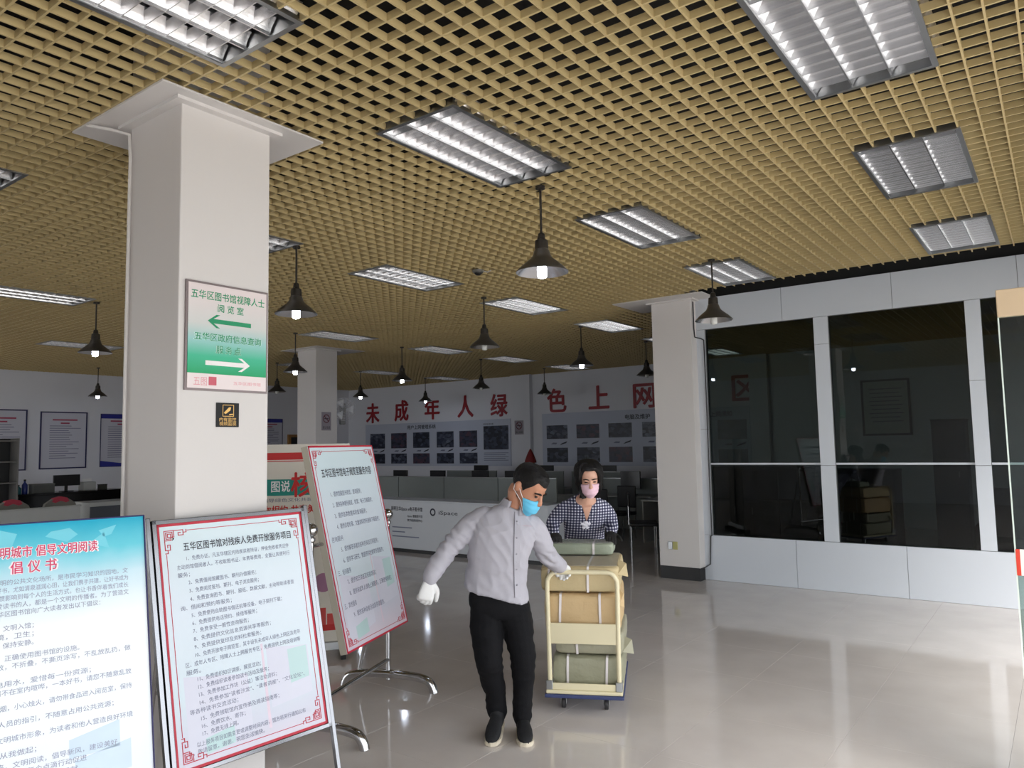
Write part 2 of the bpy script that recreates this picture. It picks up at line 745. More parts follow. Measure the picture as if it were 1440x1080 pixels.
main_col = column('wall_column', 'big white square column carrying the green direction sign', -4.14, -3.61, 2.02, 2.56, -4.48, -3.49, 1.85, 2.85)
right_col = column('wall_column', 'white column beside the row of dark windows', -4.32, -3.77, 9.0, 9.5, -4.75, -3.5, 8.72, 9.6, 0.16)
back_col = column('wall_column', 'far white column with the wall fan', -11.48, -10.95, 8.78, 9.28, -11.75, -10.7, 8.6, 9.75)
MB().box(-4.315, -3.775, 9.0 + .004, 9.495, 0, .16).build('plinth', m_black, right_col)

# ------------------------------------------------------------------ window wall of white panels
ww = struct(MB().box(-3.80, XF, YW + .02, YW + .12, 0, 0.555).box(-3.80, XF, YW + .02, YW + .12, 3.19, 3.6)
            .box(-3.80, -3.668, YW + .02, YW + .12, 0.5, 3.3).box(-2.31, -2.155, YW + .02, YW + .12, 0.5, 3.3)
            .box(-.769, -.631, YW + .02, YW + .12, 0.5, 3.3).box(.72, XF, YW + .02, YW + .12, 0.5, 3.3)
            .build('wall_windows', M('panel_backing', (120, 120, 122), 0.8)))
struct(MB().box(-3.80, XF, YW + .04, YW + .10, 3.6, 4.4).build('wall_upstand', m_plenum))


def panel(x0, x1, z0, z1):
    g = .0025
    MB().box(x0 + g, x1 - g, YW, YW + .02, z0 + g, z1 - g).build('panel', m_panel, ww)


for a, b in ((-3.80, -2.673), (-2.673, -1.458), (-1.458, -.2875), (-.2875, XF)):
    panel(a, b, 3.187, 3.598)
for a, b in ((-3.80, -2.638), (-2.638, -1.464), (-1.464, -.29), (-.29, XF)):
    panel(a, b, 0.0, .563)
for a, b, zz in ((-3.80, -3.663, (0.563, 1.9, 3.187)), (-2.315, -2.15, (.563, 1.44, 2.86, 3.187)),
                 (-.774, -.626, (.563, 1.44, 2.33, 3.187)), (.715, XF, (.563, 1.44, 3.187))):
    for z0, z1 in zip(zz[:-1], zz[1:]):
        panel(a, b, z0, z1)
for i, (a, b) in enumerate(((-3.663, -2.315), (-2.15, -.774), (-.626, .715))):
    w = bpy.data.objects.new('window_%d' % (i + 1), None)
    COL.objects.link(w)
    w.location = ((a + b) / 2, YW + .06, .563)
    struct(w)
    hw = (b - a) / 2
    MB().box(-hw, hw, -.004, .004, 0, 0.885).build('pane', m_wglass, w)
    MB().box(-hw, hw, -.004, .004, .905, 2.624).build('pane', m_wglass, w)
    MB().box(-hw, hw, -.018, .018, .884, .906).build('rail', m_panel, w)

# ------------------------------------------------------------------ recessed louvre lights
def make_fixture():
    t = thing('ceiling_light', 'x', 'ceiling light')
    W, L = .29, .59
    MB().box(-W, W, -L, L, .092, .10).box(-W, -W + .004, -L, L, 0, .092).box(W - .004, W, -L, L, 0, .092) \
        .box(-W, W, -L, -L + .004, 0, .092).box(-W, W, L - .004, L, 0, .092).build('housing', m_alum, t)
    fr = MB()
    fr.box(-W - .014, -W + .012, -L - .014, L + .014, -.006, .004).box(W - .012, W + .014, -L - .014, L + .014, -.006, .004)
    fr.box(-W + .012, W - .012, -L - .014, -L + .012, -.006, .004).box(-W + .012, W - .012, L - .012, L + .014, -.006, .004)
    fr.build('frame', m_alum, t)
    # long wedge reflectors
    def wedge(bw, tw):
        mb = MB()
        prof = []
        for i in range(6):
            s = i / 5
            prof.append((bw + (tw - bw) * (s ** 1.8), .002 + .066 * s))
        pts = [(a, z) for a, z in prof] + [(-a, z) for a, z in reversed(prof)]
        n = len(pts)
        mb.add([(p, -L + .012, z) for p, z in pts] + [(p, L - .012, z) for p, z in pts],
               [tuple(range(n)), tuple(range(2 * n - 1, n - 1, -1))] + [(i, (i + 1) % n, (i + 1) % n + n, i + n) for i in range(n)])
        return mb.mesh('reflector')
    wm = wedge(.004, .052)
    for c in (-.278, -.0927, .0927, .278):
        obj('reflector', wm, m_alu, t, loc=(c, 0, 0))
    # cross fins
    mb = MB()
    nseg = 18
    prof = [(.002, .004), (.004, .018), (.008, .036), (.017, .056)]
    pts = [(a, z) for a, z in prof] + [(-a, z) for a, z in reversed(prof)]
    n = len(pts)
    mb.add([(-.278, p, z) for p, z in pts] + [(.278, p, z) for p, z in pts],
           [tuple(range(n)), tuple(range(2 * n - 1, n - 1, -1))] + [(i, (i + 1) % n, (i + 1) % n + n, i + n) for i in range(n)])
    fm = mb.mesh('fin')
    for k in range(1, 12):
        obj('fin', fm, m_alu, t, loc=(0, -L + k * 2 * L / 12, 0))
    tm = MB().tube([(0, -L + .03, .078), (0, L - .03, .078)], .009, 8).mesh('tube')
    for c in (-.185, 0, .185):
        obj('tube', tm, m_tube, t, loc=(c, 0, 0))
    return t


ordn = ['first', 'second', 'third', 'fourth', 'fifth', 'sixth', 'seventh']
coln = ['row nearest the window panels at the right', 'row above the trolley', 'row just past the white column',
        'row running towards the fan column', 'row nearest the notice wall at the left']
fx0 = make_fixture()
first = True
for ci, (cx, ylist) in enumerate(LCOL):
    for k, cy in enumerate(ylist):
        t = fx0 if first else copy_tree(fx0)
        first = False
        t.location = (cx, cy, HC)
        t['label'] = 'recessed louvred ceiling light, %s from the front, %s' % (ordn[k], coln[ci])
        t['group'] = 'louvred ceiling lights'

# ------------------------------------------------------------------ pendant lamps
def make_lamp(lit):
    t = thing('pendant_lamp', 'x', 'pendant lamp')
    # origin at ceiling
    rim = -.625
    MB().lathe([(.035, -.02), (.035, 0)], 16).build('canopy', m_bronze, t, True)
    MB().tube([(0, 0, -.01), (0, 0, rim + .28)], .009, 8).build('rod', m_bronze, t, True)
    MB().lathe([(.012, rim + .285), (.024, rim + .275), (.030, rim + .235), (.046, rim + .225), (.050, rim + .165), (.042, rim + .155)], 18).build('socket', m_bronze, t, True)
    out = [(.046, .165), (.056, .150), (.064, .120), (.078, .098), (.112, .070), (.148, .040), (.176, .012), (.187, .0), (.188, -.006)]
    mb = MB().lathe([(r, rim + z) for r, z in out], 36, caps=False)
    sh = mb.build('shade', M('lamp_grey', (120, 116, 112), .3, .75, var=.06), t, True)
    inn = [(.044, .160), (.054, .146), (.062, .116), (.076, .094), (.110, .066), (.146, .036), (.174, .009), (.185, -.003), (.188, -.006)]
    MB().lathe([(r, rim + z) for r, z in inn], 36, caps=False).build('reflector', m_alu, sh, True)
    prof = [(.008, .14), (.02, .13), (.02, .07), (.03, .055), (.034, .02), (.034, -.03), (.028, -.042), (.012, -.047), (.002, -.048)]
    MB().lathe([(r, rim + z) for r, z in prof], 18).build('bulb', m_bulb if lit else m_bulboff, t, True)
    return t


LAMPS = [
    (-2.92, 4.34, 1, 'lit pendant lamp hanging above the trolley, largest in view'),
    (-5.54, 4.22, 1, 'lit pendant lamp just right of the big column near the green sign'),
    (-9.48, 4.25, 1, 'lit pendant lamp left of the big column, the brighter one'),
    (-16.83, 7.62, 1, 'small lit pendant lamp over the notice wall, left of the big column'),
    (-9.77, 7.43, 1, 'lit pendant lamp in front of the far fan column'),
    (-13.45, 9.76, 0, 'dim pendant lamp between the big column and the fan column'),
    (-9.79, 9.83, 1, 'lit pendant lamp over the gap between the first and second red characters, higher one'),
    (-13.63, 12.27, 1, 'lit pendant lamp beside the wall fan, left of the first red character'),
    (-13.9, 14.84, 1, 'lit pendant lamp in front of the third red character'),
    (-5.74, 7.21, 0, 'unlit pendant lamp over the fourth and fifth red characters, the nearer one'),
    (-9.99, 12.41, 0, 'unlit pendant lamp over the fourth and fifth red characters, the farther one'),
    (-10.14, 15.06, 0, 'unlit pendant lamp touching the sixth red character'),
    (-6.05, 10.05, 1, 'faintly lit pendant lamp over the sixth and seventh red characters'),
    (-6.09, 12.41, 0, 'unlit pendant lamp half hidden behind the column by the windows'),
    (-2.79, 7.25, 0, 'unlit pendant lamp in front of the first dark window'),
]
lp = {0: make_lamp(0), 1: make_lamp(1)}
used = {0: False, 1: False}
for x, y, lit, lab in LAMPS:
    t = lp[lit] if not used[lit] else copy_tree(lp[lit])
    used[lit] = True
    t.location = (x, y, HC)
    t['label'] = lab
    t['group'] = 'pendant lamps'

# ceiling smoke detector hanging from the slats
t = thing('smoke_detector', 'small dark detector on the slat ceiling beyond the trolley lamp', 'detector', (-4.88, 6.04, HC))
MB().lathe([(.05, -.03), (.062, -.02), (.062, 0)], 18).build('base', m_alum, t, True)
MB().lathe([(.02, -.055), (.034, -.045), (.04, -.03)], 18).build('sensor_cap', m_black, t, True)
MB().tube([(.05, 0, -.012), (.11, .02, -.035), (.15, .03, -.02)], .006, 6).build('cable', m_white, t)
# ------------------------------------------------------------------ PART2
# ------------------------------------------------------------------ things on the big column
# local frame of a plate on the +X face: x runs along world +Y, front (-Y local) faces world +X
def plate_root(name, label, cat, y, z, xf=-3.61):
    return thing(name, label, cat, (xf, y, z), R(90))


t = plate_root('direction_sign', 'green and white direction sign with two arrows on the big column', 'sign', 2.299, 2.063)
SW, SH = .492, .576
MB().box(-SW / 2, SW / 2, -.012, -.002, 0, SH).build('backing', M('sign_frame', (128, 116, 116), .4, .3), t)
pn = MB().box(-SW / 2 + .012, SW / 2 - .012, -.016, -.012, .012 + .078, SH - .012).build(
    'printed_panel', M_ramp('sign_gradient', [(0, (18, 158, 100)), (.22, (60, 180, 142)), (.42, (150, 198, 196)), (.62, (203, 205, 203)), (1, (222, 210, 210))], 'Z', .09, .52), t)
MB().box(-SW / 2 + .012, SW / 2 - .012, -.016, -.012, .012, .012 + .078).build('logo_strip', M('sign_strip', (232, 220, 220), .5), t)
mg = M('green_print', (22, 142, 96), .5, var=.03)
mgo = M('pale_print', (206, 236, 226), .5, var=.02)
yy = -.0168
text_part('lettering', '五华区图书馆视障人士', .05, 0, .488, mg, pn, yy, width=.44, align='C', bold=.012)
text_part('lettering', '阅 览 室', .046, .01, .428, mg, pn, yy, width=.155, align='C', bold=.012)
text_part('lettering', '五华区政府信息查询', .045, 0, .268, mgo, pn, yy + .0002, width=.405, align='C', bold=.03)
text_part('lettering', '五华区政府信息查询', .045, 0, .268, mg, pn, yy - .0012, width=.40, align='C', bold=.008)
text_part('lettering', '服 务 点', .045, 0, .206, mgo, pn, yy + .0002, width=.15, align='C', bold=.03)
text_part('lettering', '服 务 点', .045, 0, .206, mg, pn, yy - .0012, width=.147, align='C', bold=.008)


def arrow(x0, x1, z, d, mat):
    h = .012
    hd = .05
    if d < 0:
        pts = [(x0, z), (x0 + hd, z + .036), (x0 + hd + .022, z + .036), (x0 + .034, z + h), (x1, z + h), (x1, z - h), (x0 + .034, z - h), (x0 + hd + .022, z - .036), (x0 + hd, z - .036)]
    else:
        pts = [(x1, z), (x1 - hd, z - .036), (x1 - hd - .022, z - .036), (x1 - .034, z - h), (x0, z - h), (x0, z + h), (x1 - .034, z + h), (x1 - hd - .022, z + .036), (x1 - hd, z + .036)]
    mb = MB()
    mb.add([(x, yy - .0003, zz) for x, zz in pts], [tuple(range(len(pts)))])
    return mb.build('arrow', mat, pn)


arrow(-.125, .135, .372, -1, mg)
arrow(-.135, .13, .148, 1, M('white_arrow', (236, 232, 232), .5))
mpk = M('pink_print', (222, 150, 160), .5)
text_part('logo', '五图', .05, -.2, .03, mpk, t, -.0168, width=.075, bold=-.004)
MB().box(-.115, -.07, -.0168, -.0163, .03, .075).build('logo', M('logo_red', (200, 90, 106), .5), t)
text_part('lettering', '五华区图书馆', .02, .03, .04, mpk, t, -.0168, width=.17)

t = plate_root('camera_notice', 'small black plate with gold camera symbol below the green sign', 'sign', 2.305, 1.874)
MB().bbox(-.068, .068, -.006, -.001, 0, .13, .002).build('plate', M('black_acrylic', (14, 14, 15), .45, var=.05, spec=.3), t)
mgold = M('gold_print', (206, 164, 92), .35, .4)
fr = MB()
fr.strokes([[(-.03, .118), (.034, .118), (.034, .058), (-.03, .058), (-.03, .118)]], .003, -.0072, -.006).build('symbol_frame', mgold, t)
MB().poly([(-.024, .076), (.006, .106), (.018, .106), (.014, .09), (-.014, .07)], -.0075, -.006).poly([(.008, .07), (.03, .072), (.03, .066), (.008, .064)], -.0075, -.006).build('camera_symbol', mgold, t)
text_part('lettering', '内有监控', .022, 0, .032, mgold, t, -.0066, width=.1, align='C')
text_part('lettering', '视频监视', .022, 0, .01, mgold, t, -.0066, width=.1, align='C')

# surface cable on the column edge
tag(MB().tube([(-4.30, 1.852, 3.584), (-4.2, 1.93, 3.56), (-4.12, 2.0, 3.53), (-4.118, 2.008, 3.4), (-4.122, 2.008, 2.4), (-4.118, 2.008, 1.2), (-4.12, 2.008, 0)], .010, 8)
    .build('cable', m_white, None, True), 'thin white cable running down the left edge of the big column', 'cable')
tag(MB().tube([(-3.758, 9.06, 3.55), (-3.758, 9.06, 3.2), (-3.757, 9.08, 3.09), (-3.70, 9.15, 3.07), (-3.668, 9.152, 3.05), (-3.664, 9.152, 2.2), (-3.666, 9.152, 1.1), (-3.664, 9.152, .56), (-3.68, 9.152, .55), (-3.70, 9.152, .2), (-3.755, 9.06, .155)], .008, 8)
    .build('cable', m_cabledk, None, True), 'dark cable stepping around the left edge of the first dark window', 'cable')
t = thing('wall_socket', 'yellowed wall socket low on the column beside the windows', 'socket', (-4.124, 9.0, .423))
MB().bbox(-.07, -.01, -.012, 0, -.05, .05, .004).build('plate', m_alum, t)
MB().bbox(-.005, .06, -.012, 0, -.05, .05, .004).build('plate', M('yellowed_plastic', (176, 172, 110), .4), t)

# ------------------------------------------------------------------ notice boards
def fret(mb, cx, cz, sx, sz, s, w, y0, y1):
    """interlocking key ornament for a corner; sx, sz = +-1 point into the sheet"""
    L = [[(0, 0), (3, 0), (3, 2), (1, 2), (1, 1), (2, 1)], [(0, 0), (0, 3), (2, 3), (2, 1)], [(3, 0), (6, 0), (6, 1.6), (4.4, 1.6), (4.4, .8), (5.2, .8)],
         [(0, 3), (0, 6), (1.6, 6), (1.6, 4.4), (.8, 4.4), (.8, 5.2)], [(6, .8), (7, .8), (7, 0)], [(.8, 6), (.8, 7), (0, 7)], [(2.5, 2.5), (2.5, .5), (.5, .5), (.5, 2.5), (2.5, 2.5)]]
    mb.strokes([[(cx + sx * a * s, cz + sz * b * s) for a, b in ln] for ln in L], w, y0, y1)


def board(name, label, loc, yaw, tilt, cz, w, h, print_mat, thick=.02, frame=.014, frame_mat=None, border=True):
    t = thing(name, label, 'notice board', loc, yaw)
    kw = dict(loc=(0, 0, cz), rot=(-tilt, 0, 0))
    bk = MB().box(-w / 2, w / 2, 0.004, thick, -h / 2, h / 2).build('backing', M('board_edge', (170, 164, 150), .6), t, **kw)
    sh = MB().box(-w / 2, w / 2, 0, .004, -h / 2, h / 2).build('sheet', print_mat, t, **kw)
    if frame_mat:
        f = frame
        mb = MB()
        mb.bbox(-w / 2 - f, w / 2 + f, -.008, thick + .006, h / 2, h / 2 + f, .003).bbox(-w / 2 - f, w / 2 + f, -.008, thick + .006, -h / 2 - f, -h / 2, .003)
        mb.bbox(-w / 2 - f, -w / 2, -.008, thick + .006, -h / 2 - f, h / 2 + f, .003).bbox(w / 2, w / 2 + f, -.008, thick + .006, -h / 2 - f, h / 2 + f, .003)
        mb.build('frame', frame_mat, t, **kw)
    if border:
        mb = MB()
        b = .012
        y0, y1 = -.0012, .001
        mb.box(-w / 2, w / 2, y0, y1, h / 2 - b, h / 2).box(-w / 2, w / 2, y0, y1, -h / 2, -h / 2 + b)
        mb.box(-w / 2, -w / 2 + b, y0, y1, -h / 2, h / 2).box(w / 2 - b, w / 2, y0, y1, -h / 2, h / 2)
        mb.build('border', m_red, sh)
        mb = MB()
        i = .038
        g = .11
        y1 = 0
        mb.strokes([[(-w / 2 + i + g, h / 2 - i), (w / 2 - i - g, h / 2 - i)], [(-w / 2 + i + g, -h / 2 + i), (w / 2 - i - g, -h / 2 + i)],
                    [(-w / 2 + i, -h / 2 + i + g), (-w / 2 + i, h / 2 - i - g)], [(w / 2 - i, -h / 2 + i + g), (w / 2 - i, h / 2 - i - g)]], .003, y0, y1)
        mb.build('border_line', m_red, sh)
        for sx in (-1, 1):
            for sz in (-1, 1):
                mb = MB()
                fret(mb, sx * (w / 2 - i + .004), sz * (h / 2 - i + .004), -sx, -sz, .0155, .0038, y0 - .0002, y1)
                mb.build('corner_ornament', m_red, sh)
    return t, sh


m_sheet = M_ramp('notice_print', [(0, (214, 204, 216)), (.12, (204, 206, 220)), (.3, (206, 220, 228)), (.6, (214, 224, 234)), (1, (206, 224, 230))], 'Z', -.6, .6, .4, .10, 3.0)
ghost1 = M('faint_teal_print', (186, 213, 214), .4, var=.03)
ghost2 = M('faint_lilac_print', (210, 211, 225), .4, var=.03)
ghost3 = M('faint_pink_print', (222, 204, 218), .4, var=.03)


def ghost_buildings(sh, w, h):
    y = -.0004
    def q(name, pts, m, dy=0):
        mb = MB()
        mb.add([(a * w, y + dy, b * h) for a, b in pts], [tuple(range(len(pts)))])
        mb.build(name, m, sh)
    q('printed_building', [(-.42, -.14), (-.02, -.19), (-.02, -.42), (-.42, -.46)], ghost2)
    q('printed_building', [(.12, -.10), (.42, -.13), (.42, -.34), (.12, -.36)], ghost2)
    q('printed_panel', [(.27, -.13), (.41, -.13), (.41, -.27), (.27, -.28)], ghost1, -.0003)
    q('printed_panel', [(-.32, -.40), (-.14, -.38), (-.14, -.45), (-.32, -.46)], ghost1, -.0003)
    q('printed_mast', [(.085, -.08), (.1, -.08), (.105, -.44), (.085, -.44)], ghost3, -.0003)


def lines(sh, rows, x0, size, mat, y=-.0012):
    for x, z, wdt, s in rows:
        text_part('text_line', s, size, x, z, mat, sh, y, width=wdt)


# --- framed board in the middle of the stands
B2 = dict(loc=(-3.396, 2.287, 0), yaw=R(85.7), tilt=R(13.4), cz=.848, w=.803, h=1.126)
t2, sh = board('notice_board', 'chrome-framed notice board with red fret border, front of the big column', print_mat=m_sheet, frame_mat=m_frame, frame=.022, **B2)
ghost_buildings(sh, .8, 1.126)
text_part('title', '五华区图书馆对残疾人免费开放服务项目', .044, .02, .428, m_ink, sh, -.0013, width=.60, align='C', bold=.012)
rows2 = [(-.27, .378, .57, '1、免费办证。凡五华辖区内残疾读者持证，押金免收者凭证件'),
         (-.32, .338, .62, '主动到馆借阅者人，不收取图书证、年费等费用，全面让其便利行'),
         (-.32, .300, .06, '服务；'),
         (-.27, .262, .36, '2、免费借阅馆藏图书、期刊外借服务；'),
         (-.27, .222, .37, '3、免费阅览报刊、期刊、电子浏览服务；'),
         (-.27, .182, .575, '4、免费查询图书、期刊、报纸、数据文献，主动帮助读者查'),
         (-.32, .143, .26, '询、借阅和预约等服务；'),
         (-.27, .105, .49, '5、免费使用自助图书借还机等设备，电子期刊下载；'),
         (-.27, .068, .34, '6、免费提供电话预约、续借等服务；'),
         (-.27, .031, .29, '7、免费享受一般性咨询服务；'),
         (-.27, -.006, .41, '8、免费提供文化信息资源共享等服务；'),
         (-.27, -.043, .35, '9、免费提供复印及资料检索服务；'),
         (-.27, -.08, .575, '10、免费开放电子阅览室，其中设有未成年人绿色上网区及老年'),
         (-.32, -.118, .62, '区、成年人专区、残障人士上网服务专区，免费提供上网及培训等'),
         (-.32, -.153, .07, '服务。'),
         (-.27, -.19, .33, '11、免费组织知识讲座，展览活动；'),
         (-.27, -.225, .37, '12、免费组织读者参加读书活动及服务；'),
         (-.27, -.26, .41, '13、免费参加工作坊（公益）等活动资料；'),
         (-.27, -.296, .57, '14、免费参加“读者沙龙”、“读者讲座”、“文化论坛”、'),
         (-.32, -.330, .24, '等各种读书交流活动；'),
         (-.27, -.366, .41, '15、免费领取馆内宣传册及阅读指南等；'),
         (-.27, -.400, .22, '16、免费饮水、寄存；'),
         (-.27, -.433, .18, '17、免费无线上网。'),
         (-.30, -.474, .58, '以上服务项目如需变更或调整时间内容，馆方将另行通知公布'),
         (-.32, -.505, .36, '，敬请留意，谢谢，祝您生活愉快。')]
lines(sh, rows2, 0, .0245, m_ink2)
kw = dict(loc=(0, 0, B2['cz']), rot=(-B2['tilt'], 0, 0))
for s in (-1, 1):
    xx = s * (.803 / 2 + .036)
    MB().bbox(xx - .011, xx + .011, .0, .028, -.862, .60, .003).build('leg', m_frame, t2, **kw)
    MB().tube([(s * .33, .12, 1.33), (s * .33, .40, .02)], .012, 8).build('back_leg', m_chrome, t2, True)
MB().tube([(-.33, .30, .55), (.33, .30, .55)], .009, 8).build('brace', m_chrome, t2, True)

# --- blue civility poster at the left edge
B1 = dict(loc=(-3.365, 1.326, 0), yaw=R(73.63), tilt=R(17.2), cz=.922, w=.80, h=1.12)
m_blue = M_ramp('blue_poster_print', [(0, (226, 230, 242)), (.25, (240, 246, 250)), (.62, (246, 250, 252)), (.78, (206, 234, 246)), (.88, (104, 208, 226)), (1, (20, 172, 204))], 'Z', -.56, .56, .4, .10, 3.5)
t1, sh = board('notice_board', 'bright blue and white poster board with pink title at the left edge', print_mat=m_blue, frame_mat=M('navy_edge', (44, 40, 92), .5), frame=.006, border=False, **B1)
m_cloud = M('pale_blue_print', (120, 212, 230), .4, var=.04)
for pts in ([(-.40, .50), (-.33, .53), (-.26, .48), (-.30, .43), (-.40, .45)], [(.02, .50), (.1, .47), (.14, .50), (.11, .53), (.04, .52)],
            [(.13, .46), (.2, .45), (.26, .43), (.24, .50), (.2, .47)], [(.22, .51), (.29, .53), (.27, .49), (.24, .48)], [(-.14, .54), (-.08, .52), (-.1, .46), (-.16, .45)]):
    mb = MB()
    mb.add([(a, -.0005, b) for a, b in pts], [tuple(range(len(pts)))])
    mb.build('printed_cloud', m_cloud, sh)
m_halo = M('white_halo_print', (250, 244, 248), .4)
m_pk = M('rose_print', (218, 70, 110), .4, var=.03)
for z, s, sz, wd in ((.425, '创建文明城市 倡导文明阅读', .05, .475), (.36, '倡 仪 书', .054, .17)):
    text_part('title_halo', s, sz, -.02, z, m_halo, sh, -.0006, width=wd, align='C', bold=.06)
    text_part('title', s, sz, -.02, z, m_pk, sh, -.0022, width=wd - .008, align='C', bold=.012)
rows1 = [(-.29, .315, .62, '图书馆是传承文明的公共文化场所，是市民学习知识的园地。文'), (-.34, .284, .67, '明阅读从我做起，一本好书，尤如清泉滋润心田，让我们携手共建，让好书成为'),
         (-.34, .253, .67, '良师益友，让阅读的习惯影响到每个人的生活方式，也让书香伴着我们成长'), (-.34, .222, .67, '，让每一位爱学习、爱读书的人，都是一个文明的传播者。为了营造文'),
         (-.34, .191, .56, '明、整洁的环境，五华区图书馆向广大读者发出以下倡议：'), (-.29, .135, .27, '一、衣着整洁，文明入馆；'), (-.29, .102, .27, '二、爱护环境，卫生；'), (-.29, .069, .27, '三、遵守秩序，保持安静。'),
         (-.29, .02, .43, '四、爱护图书，正确使用图书馆的设施。'), (-.34, -.012, .67, '阅览书刊时轻拿轻放，不折叠，不撕页涂写，不乱放乱扔，做'), (-.34, -.044, .07, '到'),
         (-.29, -.076, .47, '五、节约用电用水，爱惜每一份资源；'), (-.34, -.108, .67, '六、进入阅览室，请不在室内喧哗，一本好书，请您不随意乱放'), (-.29, -.165, .62, '七、入馆请勿吸烟，小心烛火，请勿带食品进入阅览室，保持'),
         (-.29, -.222, .55, '八、听从工作人员的指引，不随意占用公共资源；'), (-.29, -.278, .62, '九、携手共建文明城市形象，为读者和他人营造良好环境'), (-.29, -.332, .28, '十、文明阅览从我做起；'),
         (-.29, -.372, .56, '让我们行动起来，文明阅读，倡导新风，建设美好'), (-.34, -.404, .50, '家园的环境，从现在起，以每个点滴行动促进'), (-.34, -.436, .48, '社会的文明，为创建文明城市作出贡献。')]
lines(sh, rows1, 0, .024, M('pale_grey_print', (146, 152, 176), .6, var=.05))
for pts in ([(.1, -.32), (.28, -.28), (.28, -.38), (.1, -.39)], [(.12, -.4), (.32, -.36), (.32, -.47), (.12, -.48)]):
    mb = MB()
    mb.add([(a, -.0005, b) for a, b in pts], [tuple(range(len(pts)))])
    mb.build('printed_building', M('faint_blue_print', (206, 224, 240), .4), sh)
kw = dict(loc=(0, 0, B1['cz']), rot=(-B1['tilt'], 0, 0))
for s in (-1, 1):
    MB().bbox(s * .40 - .011, s * .40 + .011, .027, .05, -.955, .50, .003).build('leg', m_chrome, t1, **kw)
    MB().tube([(s * .33, .2, 1.40), (s * .33, .45, .02)], .012, 8).build('back_leg', m_chrome, t1, True)

# --- tilting board on a chrome stand, behind
B3 = dict(loc=(-3.836, 3.454, 0), yaw=R(109.36), tilt=R(12.55), cz=1.138, w=.85, h=1.29)
t3, sh = board('notice_board', 'tilting notice board on a chrome ball-topped stand behind the framed one', print_mat=m_sheet, thick=.05, **B3)
ghost_buildings(sh, .85, 1.29)
text_part('title', '五华区图书馆电子阅览室服务内容', .062, 0, .44, m_ink, sh, -.0013, width=.66, align='C', bold=.01)
rows3 = [(-.27, .31, .40, '1、提供馆藏图书阅览、查询服务；'), (-.27, .24, .53, '2、提供各种期刊阅览、检索、电子文献服务；'), (-.27, .17, .42, '3、提供各类数据库的查询服务；'), (-.27, .10, .58, '4、提供读者检索、文献资料的传递和下载服务；'),
         (-.36, .025, .14, '咨询服务'), (-.27, -.045, .5, '5、提供解答读者的各种咨询及引导服务；'), (-.27, -.115, .55, '6、提供学习研究、数据资料检索等专题服务；'), (-.36, -.185, .16, '三、培训服务'),
         (-.27, -.25, .38, '7、提供知识讲座及技能培训；'), (-.27, -.32, .58, '8、提供未成年人绿色上网服务，正确使用网络；'), (-.36, -.39, .15, '五、其他服务'), (-.27, -.455, .42, '9、提供各种读者活动及导读服务。')]
lines(sh, rows3, 0, .037, m_ink2)
# stand: two posts with balls, arched feet, cross bar (local x along the board)
for s in (-1, 1):
    xx = s * .51
    MB().tube([(xx, .06, .07), (xx, .06, 1.19)], .017, 12).build('post', m_chrome, t3, True)
    mb = MB().sphere((xx, .06, 1.255), .042, 16, 10)
    mb.lathe([(.017, 1.18), (.026, 1.19), (.026, 1.205), (.015, 1.215)], 14, (xx, .06, 0))
    mb.build('ball', m_chrome, t3, True)
    MB().tube([(xx - s * .09, .035, 1.14 + .02), (xx, .055, 1.14 + .02)], .012, 8).build('pivot', m_chrome, t3, True)
    pts = catmull([(xx, -.30, .0), (xx, -.285, .045), (xx, -.24, .085), (xx, -.12, .105), (xx, .06, .11), (xx, .24, .105), (xx, .36, .085), (xx, .405, .045), (xx, .42, 0)], 4)
    MB().tube([tuple(p) for p in pts], .030, 12).build('foot', m_chrome, t3, True)
    MB().tube([(xx, .30, .1), (xx, .11, .95)], .013, 10).build('strut', m_chrome, t3, True)
MB().tube([(-.51, .06, .21), (.51, .06, .21)], .015, 10).build('cross_bar', m_chrome, t3, True)

# --- red and white pull-up banner behind the column
tb = thing('pull_up_banner', 'red, white and green banner stand between the column and the tilting board', 'banner', (-5.24, 4.03, 0), R(52))
m_ban = M('banner_sheet', (222, 216, 204), .5, var=.03)
bs = MB().box(-.42, .42, 0, .006, .13, 1.79).build('sheet', m_ban, tb)
MB().box(-.42, .42, -.0015, 0, 1.66, 1.72).build('red_stripe', M('banner_red', (196, 34, 34), .5), bs)
MB().box(-.42, .42, -.0015, 0, .22, .27).build('red_stripe', M('banner_red'), bs)
MB().box(-.42, .42, -.0015, 0, 1.645, 1.652).build('red_line', M('banner_red'), bs)
MB().poly([(-.40, 1.37), (-.36, 1.50), (.30, 1.49), (.36, 1.44), (.34, 1.36), (-.2, 1.36)], -.0015, 0).build('green_band', M('banner_teal', (22, 138, 126), .5), bs)
text_part('lettering', '图说', .10, -.225, 1.40, m_paper, bs, -.0022, width=.15, bold=.015)
text_part('lettering', '核', .22, -.065, 1.365, M('banner_red'), bs, -.003, width=.18, bold=.02)
text_part('lettering', '倡导绿色文化共建和谐社会', .034, -.3, 1.31, m_ink2, bs, -.0022, width=.62)
text_part('lettering', '核你相约·共享美丽未来', .075, -.36, 1.215, M('banner_red'), bs, -.0022, width=.7, bold=.02)
for k, (x, z, r, c) in enumerate(((.02, 1.03, .06, (120, 60, 62)), (.2, .62, .08, (168, 120, 150)), (-.2, .75, .1, (214, 170, 160)), (.28, 1.0, .06, (96, 50, 52)))):
    mb = MB()
    mb.add([(x + r * math.cos(a * R(20)), -.001, z + r * math.sin(a * R(20))) for a in range(18)], [tuple(range(18))])
    mb.build('printed_circle', M('banner_spot_%d' % k, c, .5), bs)
mb = MB()
for k, hh in enumerate((.1, .06, .13, .08, .11, .05, .12, .07, .1)):
    mb.box(-.4 + k * .09, -.4 + k * .09 + .08, -.0015, 0, .27, .29 + hh)
